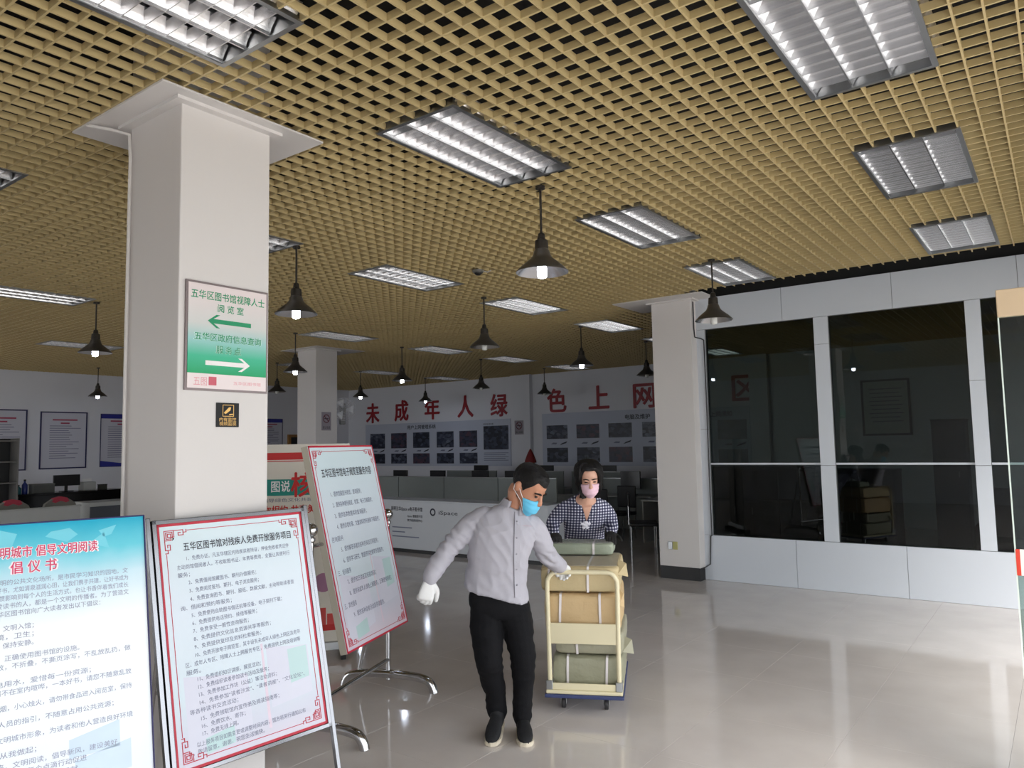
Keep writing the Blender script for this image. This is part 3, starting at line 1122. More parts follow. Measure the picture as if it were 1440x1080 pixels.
mb.build('printed_skyline', M('banner_red2', (206, 70, 66), .5), bs)
MB().bbox(-.43, .43, -.03, .05, .06, .13, .006).build('base', m_alum, tb)
for s in (-1, 1):
    MB().bbox(s * .36 - .02, s * .36 + .02, -.12, .14, 0, .06, .004).build('foot', m_black, tb)
MB().tube([(0, .02, .1), (0, .02, 1.78)], .012, 8).build('pole', m_alum, tb, True)

# ------------------------------------------------------------------ glass door leaf standing open at the right edge
td = thing('glass_door', 'open glass door leaf with a beige top rail at the right edge', 'door', (-.213, 4.03, 0))
dw = XF + .213 - .01
MB().box(0.006, dw, -.006, .006, .10, 2.29).build('pane', m_dglass, td)
MB().bbox(0, dw, -.022, .022, 2.285, 2.41, .004).build('top_rail', M('beige_rail', (208, 184, 152), .45), td)
MB().bbox(0, dw, -.022, .022, .012, .11, .004).build('bottom_rail', M('beige_rail'), td)
MB().box(0.0, .006, -.006, .006, .11, 2.285).build('edge_strip', M('glass_edge', (214, 226, 218), .3), td)
MB().box(.02, dw, -.0075, -.006, 1.13, 1.245).build('white_strip', M('frosted_strip', (226, 226, 220), .5), td)
MB().box(.004, .02, -.0078, -.006, 1.13, 1.245).build('red_strip', M('red_tape', (210, 60, 40), .5), td)
MB().tube([(.16, -.05, .9), (.16, -.05, 1.6)], .014, 10).build('handle', m_chrome, td, True)
# ------------------------------------------------------------------ PART3
# ------------------------------------------------------------------ platform trolley and parcels
CA = R(26)
CART = Vector((-2.62, 4.27, 0))
tc = thing('platform_trolley', 'cream platform trolley with a tubular push handle, loaded with parcels', 'trolley', CART, CA)
m_cream = M('cream_enamel', (222, 212, 178), .35, var=.04)
m_bluerub = M('blue_bumper', (52, 62, 104), .5)
MB().bbox(-.25, .25, .0, .80, .118, .142, .006).build('deck', m_cream, tc)
MB().bbox(-.258, .258, -.01, .81, .094, .118, .006).build('bumper', m_bluerub, tc)
hp = [(-.225, .035, .15), (-.229, .036, .5), (-.232, .038, .80), (-.225, .039, .852), (-.2, .039, .885), (-.16, .04, .896), (0, .04, .897), (.16, .04, .896), (.2, .039, .885), (.225, .039, .852), (.232, .038, .80), (.229, .036, .5), (.228, .035, .15)]
hd = MB().tube([tuple(p) for p in catmull(hp, 3)], .0155, 14).build('handle', m_cream, tc, True)
MB().bbox(-.222, .222, .028, .042, .432, .566, .004).build('handle_plate', m_cream, tc)
for s in (-1, 1):
    MB().bbox(s * .227 - .022, s * .227 + .022, .005, .075, .142, .20, .004).build('bracket', m_alum, tc)
MB().bbox(-.21, .21, .012, .022, .142, .185, .003).build('front_lip', m_cream, tc)
cm = MB()
cm.lathe([(.005, -.012), (.034, -.012), (.036, -.009), (.036, .009), (.034, .012), (.005, .012)], 18)
cm.xf(Matrix.Translation((0, 0, .036)) @ Matrix.Rotation(R(90), 4, 'Y'))
cmm = cm.mesh('wheel')
fk = MB().bbox(-.02, -.015, -.02, .02, .03, .09, .002).bbox(.015, .02, -.02, .02, .03, .09, .002).bbox(-.028, .028, -.03, .03, .086, .094, .002).mesh('fork')
m_rub = M('wheel_rubber', (44, 42, 44), .6)
for x, y in ((-.145, .10), (.137, .10), (-.17, .70), (.17, .70)):
    w = obj('fork', fk, m_alum, tc, loc=(x, y, 0))
    obj('wheel', cmm, m_rub, w, True)


def parcel(label, x0, x1, y0, y1, z0, z1, mat, seed, strapx=(), film=False, flap=None, bulge=.012):
    cx, cy = (x0 + x1) / 2, (y0 + y1) / 2
    w, d, h = x1 - x0, y1 - y0, z1 - z0
    wp = CART + Matrix.Rotation(CA, 3, 'Z') @ Vector((cx, cy, z0))
    t = thing('parcel', label, 'parcel', wp, CA, 'paper-wrapped parcels on the trolley')
    bm = bmesh.new()
    bmesh.ops.create_cube(bm, size=1)
    bmesh.ops.subdivide_edges(bm, edges=list(bm.edges), cuts=13, use_grid_fill=True)
    for v in bm.verts:
        p = v.co.copy()
        # squircle rounding
        q = Vector((p.x * 2, p.y * 2, p.z * 2))
        pw = 14
        L = (abs(q.x) ** pw + abs(q.y) ** pw + abs(q.z) ** pw) ** (1 / pw)
        q = q / L if L > 1 else q
        b = 1 - (q.z ** 2)
        co = Vector((q.x * (w / 2 - .004), q.y * (d / 2 - .004), (q.z + 1) * h / 2))
        n1 = noise.noise(co * 9 + Vector((seed * 3.1, seed, 0)))
        n2 = noise.noise(co * 26 + Vector((seed, seed * 2.3, 5)))
        side = 1 if abs(p.z) < .499 else .25
        amp = (bulge * b * .6 + n1 * .007 + n2 * .004) * side
        out = Vector((q.x if abs(q.x) > .95 else 0, q.y if abs(q.y) > .95 else 0, 0))
        co += out * amp
        if abs(p.z) > .499:
            co.z += (n1 * .004 + n2 * .002) * (1 if p.z > 0 else 0)
        v.co = co
    me = bpy.data.meshes.new('wrapping')
    bm.to_mesh(me)
    bm.free()
    obj('wrapping', me, mat, t, True)
    ms = M('plastic_strap', (226, 220, 220), .25, var=.05)
    for sx in strapx:
        g = bulge + .004
        mb = MB()
        pts = [(-d / 2 - g * .4, .004), (-d / 2 - g, h * .5), (-d / 2 - g * .4, h - .002), (-d / 2 + .02, h + .004), (d / 2 - .02, h + .004), (d / 2 + g * .4, h), (d / 2 + g, h * .5), (d / 2 + g * .4, .004)]
        vs = []
        tilt = random.uniform(-.012, .012)
        for i, (yy, zz) in enumerate(pts):
            ox = tilt * (1 - zz / h)
            vs += [(sx - .0075 + ox, yy, zz), (sx + .0075 + ox, yy, zz)]
        fs = [(2 * i, 2 * i + 1, 2 * i + 3, 2 * i + 2) for i in range(len(pts) - 1)]
        vs2 = [(a, b * .985, c * .985) for a, b, c in vs]
        n = len(vs)
        mb.add(vs + vs2, fs + [tuple(reversed([i + n for i in f])) for f in fs])
        mb.build('strap', ms, t)
    if film:
        m_film = bpy.data.materials.get('plastic_film') or M_film('plastic_film')
        MB().box(-w / 2 + .03, w / 2 - .015, -d / 2 - .006, d / 2 - .1, h + .003, h + .006).build('film', m_film, t)
    if flap:
        # torn paper corner sticking out at the right
        fx, fz, fl = flap
        mb = MB()
        v = [(w / 2 - .01, -d / 2 + .02, fz - .03), (w / 2 + fl, -d / 2 + .06, fz - .05), (w / 2 + fl * .8, -d / 2 + .1, fz + .03), (w / 2 - .01, -d / 2 + .12, fz + .05)]
        v2 = [(a + .002, b + .004, c + .002) for a, b, c in v]
        mb.add(v + v2, [(0, 1, 2, 3), (7, 6, 5, 4), (0, 4, 5, 1), (1, 5, 6, 2), (2, 6, 7, 3), (3, 7, 4, 0)])
        mb.build('paper_flap', mat, t)
    return t


m_kraft = M('kraft_paper', (200, 172, 128), .6, var=.10, scale=5, bump=.25, bscale=40)
m_kraft2 = M('dull_kraft_paper', (192, 174, 134), .6, var=.10, scale=5, bump=.25, bscale=40)
m_greenp = M('grey_green_paper', (158, 155, 134), .55, var=.12, scale=5, bump=.3, bscale=40)
m_greenp2 = M('olive_paper', (150, 149, 126), .55, var=.12, scale=5, bump=.3, bscale=40)
m_sage = M('sage_paper', (150, 158, 140), .5, var=.1, scale=5, bump=.2)
parcel('olive paper parcel lying on the trolley deck, lowest of the stack', -.215, .255, .085, .74, .143, .340, m_greenp2, 1, (-.13, .13))
parcel('grey-green parcel second from the bottom of the trolley stack', -.20, .262, .09, .74, .349, .497, m_greenp, 2, (-.08,), flap=(.26, .05, .06))
parcel('tan kraft parcel behind the trolley plate, middle of the stack', -.265, .25, .075, .75, .505, .748, m_kraft, 3, (-.14, .12), flap=(.25, .2, .02))
parcel('tan kraft parcel with clear film on top, upper part of the trolley stack', -.285, .245, .07, .76, .757, .932, m_kraft2, 4, (.06, -.2), True, flap=(.25, .15, .055))
parcel('flat sage green parcel on top of the trolley stack near the woman', -.275, .19, .50, .78, .942, 1.025, m_sage, 5, (.09,), True, bulge=.005)

# ------------------------------------------------------------------ people
m_skin = M('skin', (186, 132, 104), .5, var=.05, scale=12)
m_skin2 = M('fair_skin', (206, 160, 138), .5, var=.05, scale=12)
m_hair = M('black_hair', (15, 13, 13), .5, var=.3, scale=60, bump=.5, bscale=180, spec=.25)
m_glovew = M('white_cotton', (226, 226, 226), .85, var=.03, bump=.3, bscale=300)
m_gloveb = M('black_knit', (26, 24, 24), .85, var=.1, bump=.3, bscale=300)
HEAD = [(.000, .080, .045, .020), (.010, .094, .028, .038), (.035, .100, .0, .054), (.065, .098, -.045, .063), (.095, .094, -.08, .069), (.125, .094, -.096, .0735),
        (.155, .096, -.101, .0755), (.18, .090, -.097, .0735), (.20, .076, -.084, .064), (.215, .054, -.062, .048), (.225, .025, -.035, .028), (.228, .006, -.012, .010)]


def head_at(z):
    z = max(0, min(.228, z))
    for a, b in zip(HEAD[:-1], HEAD[1:]):
        if a[0] <= z <= b[0]:
            s = (z - a[0]) / (b[0] - a[0])
            return [a[i] + (b[i] - a[i]) * s for i in range(1, 4)]
    return HEAD[-1][1:]


def head_pt(ang, z, off=0.0):
    """ang 0 = straight ahead (+Y)"""
    f, b, w = head_at(z)
    cy, d = (f + b) / 2, (f - b) / 2
    return Vector(((w + off) * math.sin(ang), cy + (d + off) * math.cos(ang), z))


def head_mb(mb, mat):
    s0 = len(mb.v)
    rings = []
    for z, f, b, w in HEAD:
        rings.append(((0, (f + b) / 2, z), (w, 0, 0), (0, (f - b) / 2, 0)))
    mb.ellrings(rings, 24, 2.15)
    # nose, brow ridge, ears
    limb(mb, [(0, .096, .125, .009), (0, .106, .105, .011), (0, .117, .085, .014), (0, .110, .076, .012)], 10, 3)
    for s in (-1, 1):
        mb.sphere((s * .014, .106, .078), .010, 10, 6)
        mb.sphere((s * .03, .088, .128), .016, 10, 6, (1.3, .7, .6))
        mb.sphere((s * .078, -.012, .105), .03, 12, 8, (.32, .62, 1.05))
        mb.sphere((s * .083, -.018, .112), .022, 12, 8, (.3, .7, 1.0))
    mb.xf(mat, s0)


def hair_shell(zfun, off, mat, seed, zlo=.0, top=.234, na=64, nz=26, flare=None, wave=0.0):
    """hair as a thick shell over the skull, cut along a hairline zfun(angle)"""
    mb = MB()
    rings_o, rings_i = [], []
    for k in range(na):
        an = 2 * math.pi * k / na
        z0 = zfun(an)
        ro, ri = [], []
        for j in range(nz + 1):
            s = j / nz
            z = z0 + (.2275 - z0) * (1 - (1 - s) ** 1.6)
            zz = max(z, .01)
            o_ = off * min(1.0, .35 + 2.2 * s) + (flare(an, z) if flare else 0)
            p = head_pt(an, zz, o_)
            if z < zz:
                p.z = z
            up = max(0, (z - .17) / .06)
            p.z += off * up
            nn = noise.noise(Vector((p.x * 40, p.y * 40, p.z * 18 + seed)))
            p += Vector((math.sin(an), math.cos(an), .3)) * (nn * .004 + (wave * math.sin(p.z * 75 + 3 * math.sin(an * 3 + seed)) * max(0, 1 - s * 1.6) if wave else 0))
            ro.append(p)
            q = head_pt(an, zz, -.006)
            if z < zz:
                q.z = z
            ri.append(q)
        rings_o.append(ro)
        rings_i.append(ri)
    vs, fs = [], []
    for k in range(na):
        vs += rings_o[k]
        vs += rings_i[k]
    st = 2 * (nz + 1)
    for k in range(na):
        k2 = (k + 1) % na
        for j in range(nz):
            fs.append((k * st + j, k2 * st + j, k2 * st + j + 1, k * st + j + 1))
            fs.append((k * st + nz + 1 + j, k * st + nz + 2 + j, k2 * st + nz + 2 + j, k2 * st + nz + 1 + j))
        fs.append((k * st, k * st + nz + 1, k2 * st + nz + 1, k2 * st))
    fs.append(tuple(k * st + nz for k in range(na)))
    mb.add(vs, fs)
    mb.xf(mat)
    return mb


def mask_mb(mat, z0=-.012, z1=.088, amax=R(72), off=.010):
    mb = MB()
    na, nz = 22, 12
    vo, vi = [], []
    for j in range(nz + 1):
        s = j / nz
        z = z0 + (z1 - z0) * s
        for i in range(na + 1):
            a = -amax + 2 * amax * i / na
            c = math.cos(a)
            edge = abs(a) / amax
            zz = z + (.5 - s) * .022 * edge ** 2 * 1.2
            nose_up = .012 * max(0, 1 - abs(a) / .35) * (s ** 3)
            bulge = .016 * math.sin(math.pi * min(1, s * .95 + .05)) * c ** 2
            pleat = .0022 * math.sin(s * math.pi * 7) * (1 - edge * .4)
            p = head_pt(a, max(.004, zz), off + bulge + pleat + (.004 if s > .8 else 0) * c)
            p.z = zz + nose_up
            vo.append(p)
            q = head_pt(a, max(.004, zz), off + bulge + pleat - .003)
            q.z = zz + nose_up
            vi.append(q)
    n = len(vo)
    w = na + 1
    fs = []
    for j in range(nz):
        for i in range(na):
            fs.append((j * w + i, j * w + i + 1, (j + 1) * w + i + 1, (j + 1) * w + i))
            fs.append((n + j * w + i, n + (j + 1) * w + i, n + (j + 1) * w + i + 1, n + j * w + i + 1))
    rim = [i for i in range(na + 1)] + [j * w + na for j in range(1, nz + 1)] + [nz * w + i for i in range(na - 1, -1, -1)] + [j * w for j in range(nz - 1, 0, -1)]
    for a, b in zip(rim, rim[1:] + rim[:1]):
        fs.append((a, b, b + n, a + n))
    mb.add(vo + vi, fs)
    mb.xf(mat)
    sides = []
    for s in (-1, 1):
        loops = MB()
        sides.append(loops)
        for zz in (.080, -.002):
            e = head_pt(s * amax, max(.004, zz * .75 + .012), off)
            m_ = head_pt(s * R(84), (zz + .105) / 2, .008)
            loops.tube([e, m_, Vector((s * .082, -.022, .105 + (.02 if zz > .04 else -.025))), Vector((s * .08, -.034, .105))], .0016, 6)
        loops.xf(mat)
    return mb, sides


def frame_mat(origin, fwd, up=(0, 0, 1), roll=0.0):
    f = Vector(fwd).normalized()
    u = Vector(up)
    u = (u - f * u.dot(f)).normalized()
    x = f.cross(u)
    if roll:
        rm = Matrix.Rotation(roll, 3, f)
        u = rm @ u
        x = rm @ x
    m = Matrix((x, f, u)).transposed().to_4x4()
    m.translation = Vector(origin)
    return m


def hand_mb(wrist, d, n, side, curl, spread=.06, size=1.0, rad=.0105, thumb_curl=.5, thumb_out=.9):
    """glove/hand: d towards the fingers, n out of the back of the hand, side=+1 puts the thumb on d x n"""
    d = Vector(d).normalized()
    n = Vector(n)
    n = (n - d * n.dot(d)).normalized()
    t = d.cross(n) * side      # thumb side
    w = Vector(wrist)
    S = size
    mb = MB()
    # cuff and palm
    mb.ellrings([(w - d * .03 * S, t * .031 * S, n * .026 * S), (w + d * .005 * S, t * .030 * S, n * .023 * S), (w + d * .04 * S, t * .039 * S, n * .021 * S),
                 (w + d * .075 * S, t * .044 * S, n * .020 * S), (w + d * .098 * S, t * .042 * S, n * .017 * S), (w + d * .106 * S, t * .036 * S, n * .010 * S)], 20, 2.4)
    L = [.074, .084, .078, .060]
    for i in range(4):
        u = .031 - i * .0205
        base = w + (d * (.090 - .004 * abs(i - 1.2)) + t * u) * S
        a = 0.0
        dirv = (d + t * (spread * (1.5 - i) * .6)).normalized()
        p = base
        pts = [(*(p - dirv * .02 * S), rad * S * 1.05), (*p, rad * S * 1.08)]
        cc = curl[i] if isinstance(curl, (list, tuple)) else curl
        for k, seg in enumerate((.44, .32, .26)):
            a += cc * (1.0, 1.25, .8)[k]
            q = dirv * math.cos(a) - n * math.sin(a)
            p = p + q * L[i] * seg * S
            pts.append((*p, rad * S * (1.0, .95, .82)[k]))
        limb(mb, pts, 10, 3)
    tb = w + (d * .022 + t * .028 - n * .004) * S
    td = (t * thumb_out + d * .75 - n * .2).normalized()
    p1 = tb + td * .04 * S
    td2 = (td * (1 - thumb_curl) + (d * .9 - n * .35 - t * .1) * thumb_curl).normalized()
    p2 = p1 + td2 * .032 * S
    p3 = p2 + (td2 - n * .35 * thumb_curl).normalized() * .026 * S
    limb(mb, [(*tb, rad * 1.5 * S), (*p1, rad * 1.2 * S), (*p2, rad * 1.08 * S), (*p3, rad * .9 * S)], 10, 3)
    return mb


def folds(amp, f1=7.0, f2=22.0, seed=0.0, zdir=1.0):
    def fn(co, n):
        a = noise.noise(Vector((co.x * f1, co.y * f1, co.z * f1 * zdir + seed)))
        b = 1 - abs(noise.noise(Vector((co.x * f2 * .6 + seed, co.y * f2 * .6, co.z * f2 * zdir)))) * 2
        return amp * (a * .9 + b * .45)
    return fn


# ---- man in the grey shirt
MY = R(36.456)
man = thing('person', 'person in grey shirt, black trousers, blue mask and white gloves pulling the trolley', 'person', (-2.829, 3.702, 0), MY)
hf = Vector((.64, -.47, -.60))
HM = frame_mat((.145, -.025, 1.39), hf, roll=R(-4))
# make the head sit where the skull centre should be
ctr = Vector((.165, -.065, 1.503))
HM = HM @ Matrix.Scale(1.13, 4)
HM.translation = ctr - HM.to_3x3() @ Vector((0, -.002, .122))


def torso(mb, rows, n=30, power=2.4):
    rings = []
    for cx, cy, cz, hw, hd, roll, lean in rows:
        a = Vector((math.cos(roll), 0, math.sin(roll))) * hw
        b = Vector((0, math.cos(lean), math.sin(lean))) * hd
        rings.append(((cx, cy, cz), a, b))
    # smooth in between
    seq = catmull([tuple(c) + tuple(a) + tuple(b) for c, a, b in rings], 4)
    mb.ellrings([(q[:3], q[3:6], q[6:9]) for q in seq], n, power)


legs_m = {
    'r': [(-.105, .02, .79, .095), (-.108, .0, .70, .097), (-.107, -.03, .60, .091), (-.098, -.06, .48, .078), (-.085, -.01, .36, .068), (-.066, .035, .25, .062), (-.052, .055, .12, .056)],
    'l': [(.045, .02, .79, .095), (.066, .01, .70, .097), (.088, .0, .60, .087), (.106, -.02, .47, .073), (.108, .01, .33, .064), (.104, .025, .22, .060), (.102, .025, .115, .058)]}
arm_r = [(-.105, -.01, 1.295, .076), (-.18, -.025, 1.265, .072), (-.262, -.05, 1.195, .062), (-.332, -.08, 1.115, .058), (-.375, -.105, 1.06, .055), (-.412, -.13, 1.005, .048), (-.436, -.148, .965, .040)]
arm_l = [(.165, .01, 1.245, .074), (.205, .05, 1.20, .068), (.245, .10, 1.12, .06), (.276, .16, 1.05, .056), (.315, .235, 1.0, .051), (.352, .29, .965, .046), (.374, .322, .948, .039)]
TM = [(-.035, .02, .76, .165, .118, R(-4), 0), (-.04, .015, .86, .165, .118, R(-10), 0), (-.04, .0, .98, .168, .118, R(-10), 0), (-.025, -.02, 1.10, .172, .118, R(-9), 0), (-.0, -.028, 1.20, .182, .118, R(-11), 0),
      (.022, -.02, 1.275, .165, .1, R(-13), 0), (.045, -.008, 1.335, .10, .08, R(-13), 0), (.066, -.012, 1.37, .06, .06, R(-8), 0)]
mb = MB()
torso(mb, [(a, b, c, hw * .93, hd * .93, r, l) for a, b, c, hw, hd, r, l in TM])
for A in (arm_r, arm_l):
    limb(mb, [(x, y, z, r * .78) for x, y, z, r in A])
for Lg in legs_m.values():
    limb(mb, [(x, y, z, r * .8) for x, y, z, r in Lg])
nb = HM @ Vector((0, -.045, .05))
limb(mb, [(.062, .0, 1.33, .062), (.085, -.01, 1.385, .057), (nb.x * .6 + .085 * .4, nb.y * .6 - .01 * .4, nb.z * .6 + 1.385 * .4, .055), (nb.x, nb.y, nb.z, .055)])
head_mb(mb, HM)
obj('body', remesh(mb, .006, 2), m_skin, man, True)
# hair: short, receding at the temples
def hl_man(an):
    a = abs((an + math.pi) % (2 * math.pi) - math.pi)      # 0 = front
    if a < R(45):
        return .178 - .006 * math.cos(a * 4)
    if a < R(80):
        return .178 + (.10 - .178) * ((a - R(45)) / R(35))
    if a < R(105):
        return .118
    return .118 - .075 * min(1, (a - R(105)) / R(30))


hair_shell(hl_man, .011, HM, 3.0).build('hair', m_hair, man, True)
mk, lp_ = mask_mb(HM)
m_bluemask = M('blue_mask', (96, 186, 222), .7, var=.04)
mo = mk.build('face_mask', m_bluemask, man, True)
for q_ in lp_:
    q_.build('ear_loop', m_paper, mo)
for s in (-1, 1):
    e = MB().sphere((s * .031, .0905, .113), .012, 12, 8, (1, .6, .55))
    e.xf(HM)
    e.build('eye', M('dark_eye', (38, 28, 24), .2), man, True)
    e = MB()
    limb(e, [(s * .012, .102, .132, .004), (s * .03, .102, .138, .0055), (s * .052, .085, .132, .004)], 8, 3)
    e.xf(HM)
    e.build('eyebrow', m_hair, man, True)
# shirt
mb = MB()
SH = [(-.048, .02, .835, .198, .142, R(-15), 0), (-.046, .018, .88, .195, .138, R(-14), 0), (-.042, .005, .98, .183, .130, R(-11), 0), (-.028, -.018, 1.09, .184, .130, R(-9), 0), (-.002, -.027, 1.19, .193, .130, R(-11), 0),
      (.02, -.02, 1.27, .178, .112, R(-13), 0), (.042, -.008, 1.33, .118, .09, R(-13), 0), (.062, -.01, 1.362, .078, .072, R(-10), 0)]
torso(mb, SH)
for A in (arm_r, arm_l):
    limb(mb, [(x, y, z, r * 1.02) for x, y, z, r in A])
m_shirt = M('grey_shirt_cotton', (170, 168, 177), .8, var=.03, scale=4, bump=.15, bscale=260)


def shirt_folds(co, n):
    base = folds(.0075, 5, 13, 1.0)(co, n)
    base += .0075 * (1 - 2 * abs(noise.noise(Vector(((co.x + co.z * .6) * 14, co.y * 8, (co.z - co.x * .7) * 5)))))
    # ring wrinkles near the elbows and armpits
    for c, rr in (((-.30, -.07, 1.15), .13), ((.27, .15, 1.06), .12), ((.15, .0, 1.2), .12), ((-.12, -.03, 1.22), .12)):
        dd = (co - Vector(c)).length
        if dd < rr:
            base += .010 * (1 - dd / rr) * math.sin((co.x * .8 + co.z * 1.0 + .02 * noise.noise(co * 20)) * 110)
    return base


so = obj('shirt', remesh(mb, .0075, 2, shirt_folds), m_shirt, man, True)
# collar: a stand and two points, open at the front
cmb = MB()
na = 28
c0 = Vector((.080, -.012, 1.378))
ax_u = Vector((.30, -.10, 1)).normalized()
ax_x = Vector((1, 0, -.30)).normalized()
ax_y = ax_u.cross(ax_x)
vo = []
for j in range(4):
    for i in range(na + 1):
        a = R(-90) + R(22) + (R(360) - R(44)) * i / na
        rr = (.064, .066, .074, .096)[j]
        zz = (-.04, .026, .026, -.026)[j]
        front = max(0, math.cos(a + R(90)))
        zz2 = zz - (.020 * front ** 3 if j == 3 else 0)
        p = c0 + ax_x * math.cos(a) * rr * 1.05 + ax_y * math.sin(a) * rr * .98 + ax_u * zz2
        vo.append(p)
fs = []
w = na + 1
for j in range(3):
    for i in range(na):
        fs.append((j * w + i, j * w + i + 1, (j + 1) * w + i + 1, (j + 1) * w + i))
cmb.add(vo, fs)
co_ = cmb.build('collar', m_shirt, so, True)
md = co_.modifiers.new('thick', 'SOLIDIFY')
md.thickness = .004
# placket, pocket print, hem tab: pressed on to the front by ray casting
def on_front(o_, pts, off=.003):
    """drop (x,z) points on the camera-facing side (-Y) of a mesh object in its own space"""
    out = []
    dg = None
    from mathutils.bvhtree import BVHTree
    bm_ = bmesh.new()
    bm_.from_mesh(o_.data)
    bv = BVHTree.FromBMesh(bm_)
    bm_.free()
    last = -.15
    for x, z in pts:
        hit = bv.ray_cast(Vector((x, -1.2, z)), Vector((0, 1, 0)))
        y = hit[0].y - off if hit[0] is not None else last
        last = y
        out.append(Vector((x, y, z)))
    return out


def ribbon(o_, path, w, name, mat, parent, off=.003, th=.002):
    L = on_front(o_, [(x - w / 2, z) for x, z in path], off)
    Rr = on_front(o_, [(x + w / 2, z) for x, z in path], off)
    mb = MB()
    n = len(path)
    vs = L + Rr + [p + Vector((0, th + off, 0)) for p in L] + [p + Vector((0, th + off, 0)) for p in Rr]
    fs = []
    for i in range(n - 1):
        fs += [(i, i + 1, n + i + 1, n + i), (2 * n + i, 3 * n + i, 3 * n + i + 1, 2 * n + i + 1), (i, 2 * n + i, 2 * n + i + 1, i + 1), (n + i, n + i + 1, 3 * n + i + 1, 3 * n + i)]
    mb.add(vs, fs)
    return mb.build(name, mat, parent, True)


pth = [(.090 - .0 * k, 1.345 - k * .0175) for k in range(30)]
pth = [(.096 - .012 * math.sin(k / 29 * 2.2), z) for k, (x, z) in enumerate(pth)]
ribbon(so, pth, .034, 'placket', m_shirt, so, .003)
ribbon(so, [(x - .018, z) for x, z in pth], .004, 'placket_seam', M('shirt_seam', (104, 102, 110), .9), so, .0045, .001)
ribbon(so, [(.125 + k * .006, 1.262 - k * .0008) for k in range(11)], .006, 'pocket_lettering', M('pale_red_print', (206, 120, 122), .6), so, .0015, .0005)
for k in range(5):
    q = on_front(so, [(.09 - .008 * math.sin(k / 2), 1.29 - k * .095)], .004)[0]
    b = MB().sphere(q, .006, 10, 6, (1, .4, 1))
    b.build('button', M('shirt_button', (150, 148, 156), .4), so, True)
# trousers
mb = MB()
torso(mb, [(-.03, .02, .70, .16, .11, 0, 0), (-.032, .02, .76, .178, .128, R(-4), 0), (-.035, .018, .85, .172, .124, R(-10), 0), (-.038, .015, .90, .165, .12, R(-12), 0)])
for Lg in legs_m.values():
    limb(mb, [(x, y, z, r * 1.06) for x, y, z, r in Lg], cap=True)
m_trs = M('black_trousers', (17, 17, 20), .85, var=.15, scale=6, bump=.2, bscale=240, spec=.2)
obj('trousers', remesh(mb, .008, 2, folds(.011, 7, 13, 4.0, 1.5)), m_trs, man, True)
# shoes
m_shoe = M('black_canvas', (14, 15, 19), .8, var=.1, bump=.2, bscale=200)
m_sole = M('cream_sole', (206, 196, 176), .7, var=.05)


def shoe(parent, heel, toe, lift, mu, ms):
    h, tt = Vector(heel), Vector(toe)
    d = (tt - h)
    L = d.length
    d.normalize()
    s = d.cross(Vector((0, 0, 1))).normalized()
    u = s.cross(d)
    prof = [(0, .030, .012), (.08, .036, .03), (.2, .037, .045), (.4, .040, .046), (.6, .047, .038), (.8, .046, .028), (.93, .034, .019), (1.0, .014, .010)]
    mb = MB()
    mb.ellrings([(h + d * L * p + u * (.012 + hh), s * w, u * hh) for p, w, hh in prof], 20, 2.5)
    limb(mb, [(*(h + d * L * .22 + u * .05), .044), (*(h + d * L * .20 + u * .10), .043)], 14, 3)
    upper = obj('shoe', remesh(mb, .006, 2), mu, parent, True)
    mb = MB()
    n = 26
    ring = []
    for k in range(n):
        a = 2 * math.pi * k / n
        p = .5 - .5 * math.cos(a)
        wv = 0
        for (pa, wa, _), (pb, wb, _) in zip(prof[:-1], prof[1:]):
            if pa <= p <= pb:
                wv = wa + (wb - wa) * (p - pa) / (pb - pa)
        wv = max(.012, wv + .004) * math.copysign(1, math.sin(a)) * min(1, abs(math.sin(a)) * 2.2)
        ring.append(h + d * (L * (p * 1.02 - .01)) + s * wv)
    vs = ring + [q + u * .024 for q in ring]
    mb.add(vs, [tuple(range(n - 1, -1, -1)), tuple(n + k for k in range(n))] + [(k, (k + 1) % n, (k + 1) % n + n, k + n) for k in range(n)])
    mb.build('sole', ms, upper, False)


shoe(man, (-.045, .085, .034), (-.088, -.175, .002), .0, m_shoe, m_sole)
shoe(man, (.098, .08, .001), (.118, -.19, .001), 0, m_shoe, m_sole)
# gloves
g = hand_mb((-.438, -.152, .955), (-.22, -.10, -1), (.30, -.95, .05), -1, (.55, .62, .66, .7), .05, 1.10, .0125, .65, .75)
obj('glove', remesh(g, .0045, 2), m_glovew, man, True)
g = hand_mb((.372, .325, .948), (.28, .78, -.30), (-.05, .38, 1), -1, (.72, .75, .75, .75), .04, 1.02, .0118, .8, .6)
obj('glove', remesh(g, .0045, 2), m_glovew, man, True)

# ---- woman in the checked shirt behind the trolley
WR = CART + Vector((-math.sin(CA), math.cos(CA), 0)) * 1.08
wom = thing('person', 'person with bobbed dark hair, pink mask and checked shirt pushing the parcels from behind', 'person', WR, MY)
hf = Vector((.04, -.95, -.30))
HW = frame_mat((0, 0, 0), hf, roll=R(2))
HW.translation = Vector((-.07, -.475, 1.497)) - HW.to_3x3() @ Vector((0, 0, .118))
TW = [(-.06, .10, .84, .165, .115, 0, 0), (-.062, .05, .93, .155, .11, 0, R(15)), (-.07, -.04, 1.03, .148, .105, 0, R(30)), (-.08, -.16, 1.13, .152, .105, 0, R(40)), (-.086, -.27, 1.225, .158, .1, 0, R(45)),
      (-.088, -.34, 1.285, .135, .085, 0, R(45)), (-.086, -.385, 1.325, .085, .065, 0, R(45)), (-.084, -.405, 1.35, .058, .055, 0, R(40))]
wa_r = [(-.205, -.30, 1.262, .062), (-.265, -.27, 1.225, .058), (-.315, -.24, 1.165, .053), (-.335, -.26, 1.12, .05), (-.335, -.32, 1.095, .045), (-.328, -.37, 1.082, .040)]
wa_l = [(.035, -.30, 1.262, .062), (.078, -.27, 1.225, .058), (.108, -.25, 1.165, .053), (.116, -.27, 1.12, .05), (.11, -.32, 1.095, .045), (.10, -.37, 1.082, .040)]
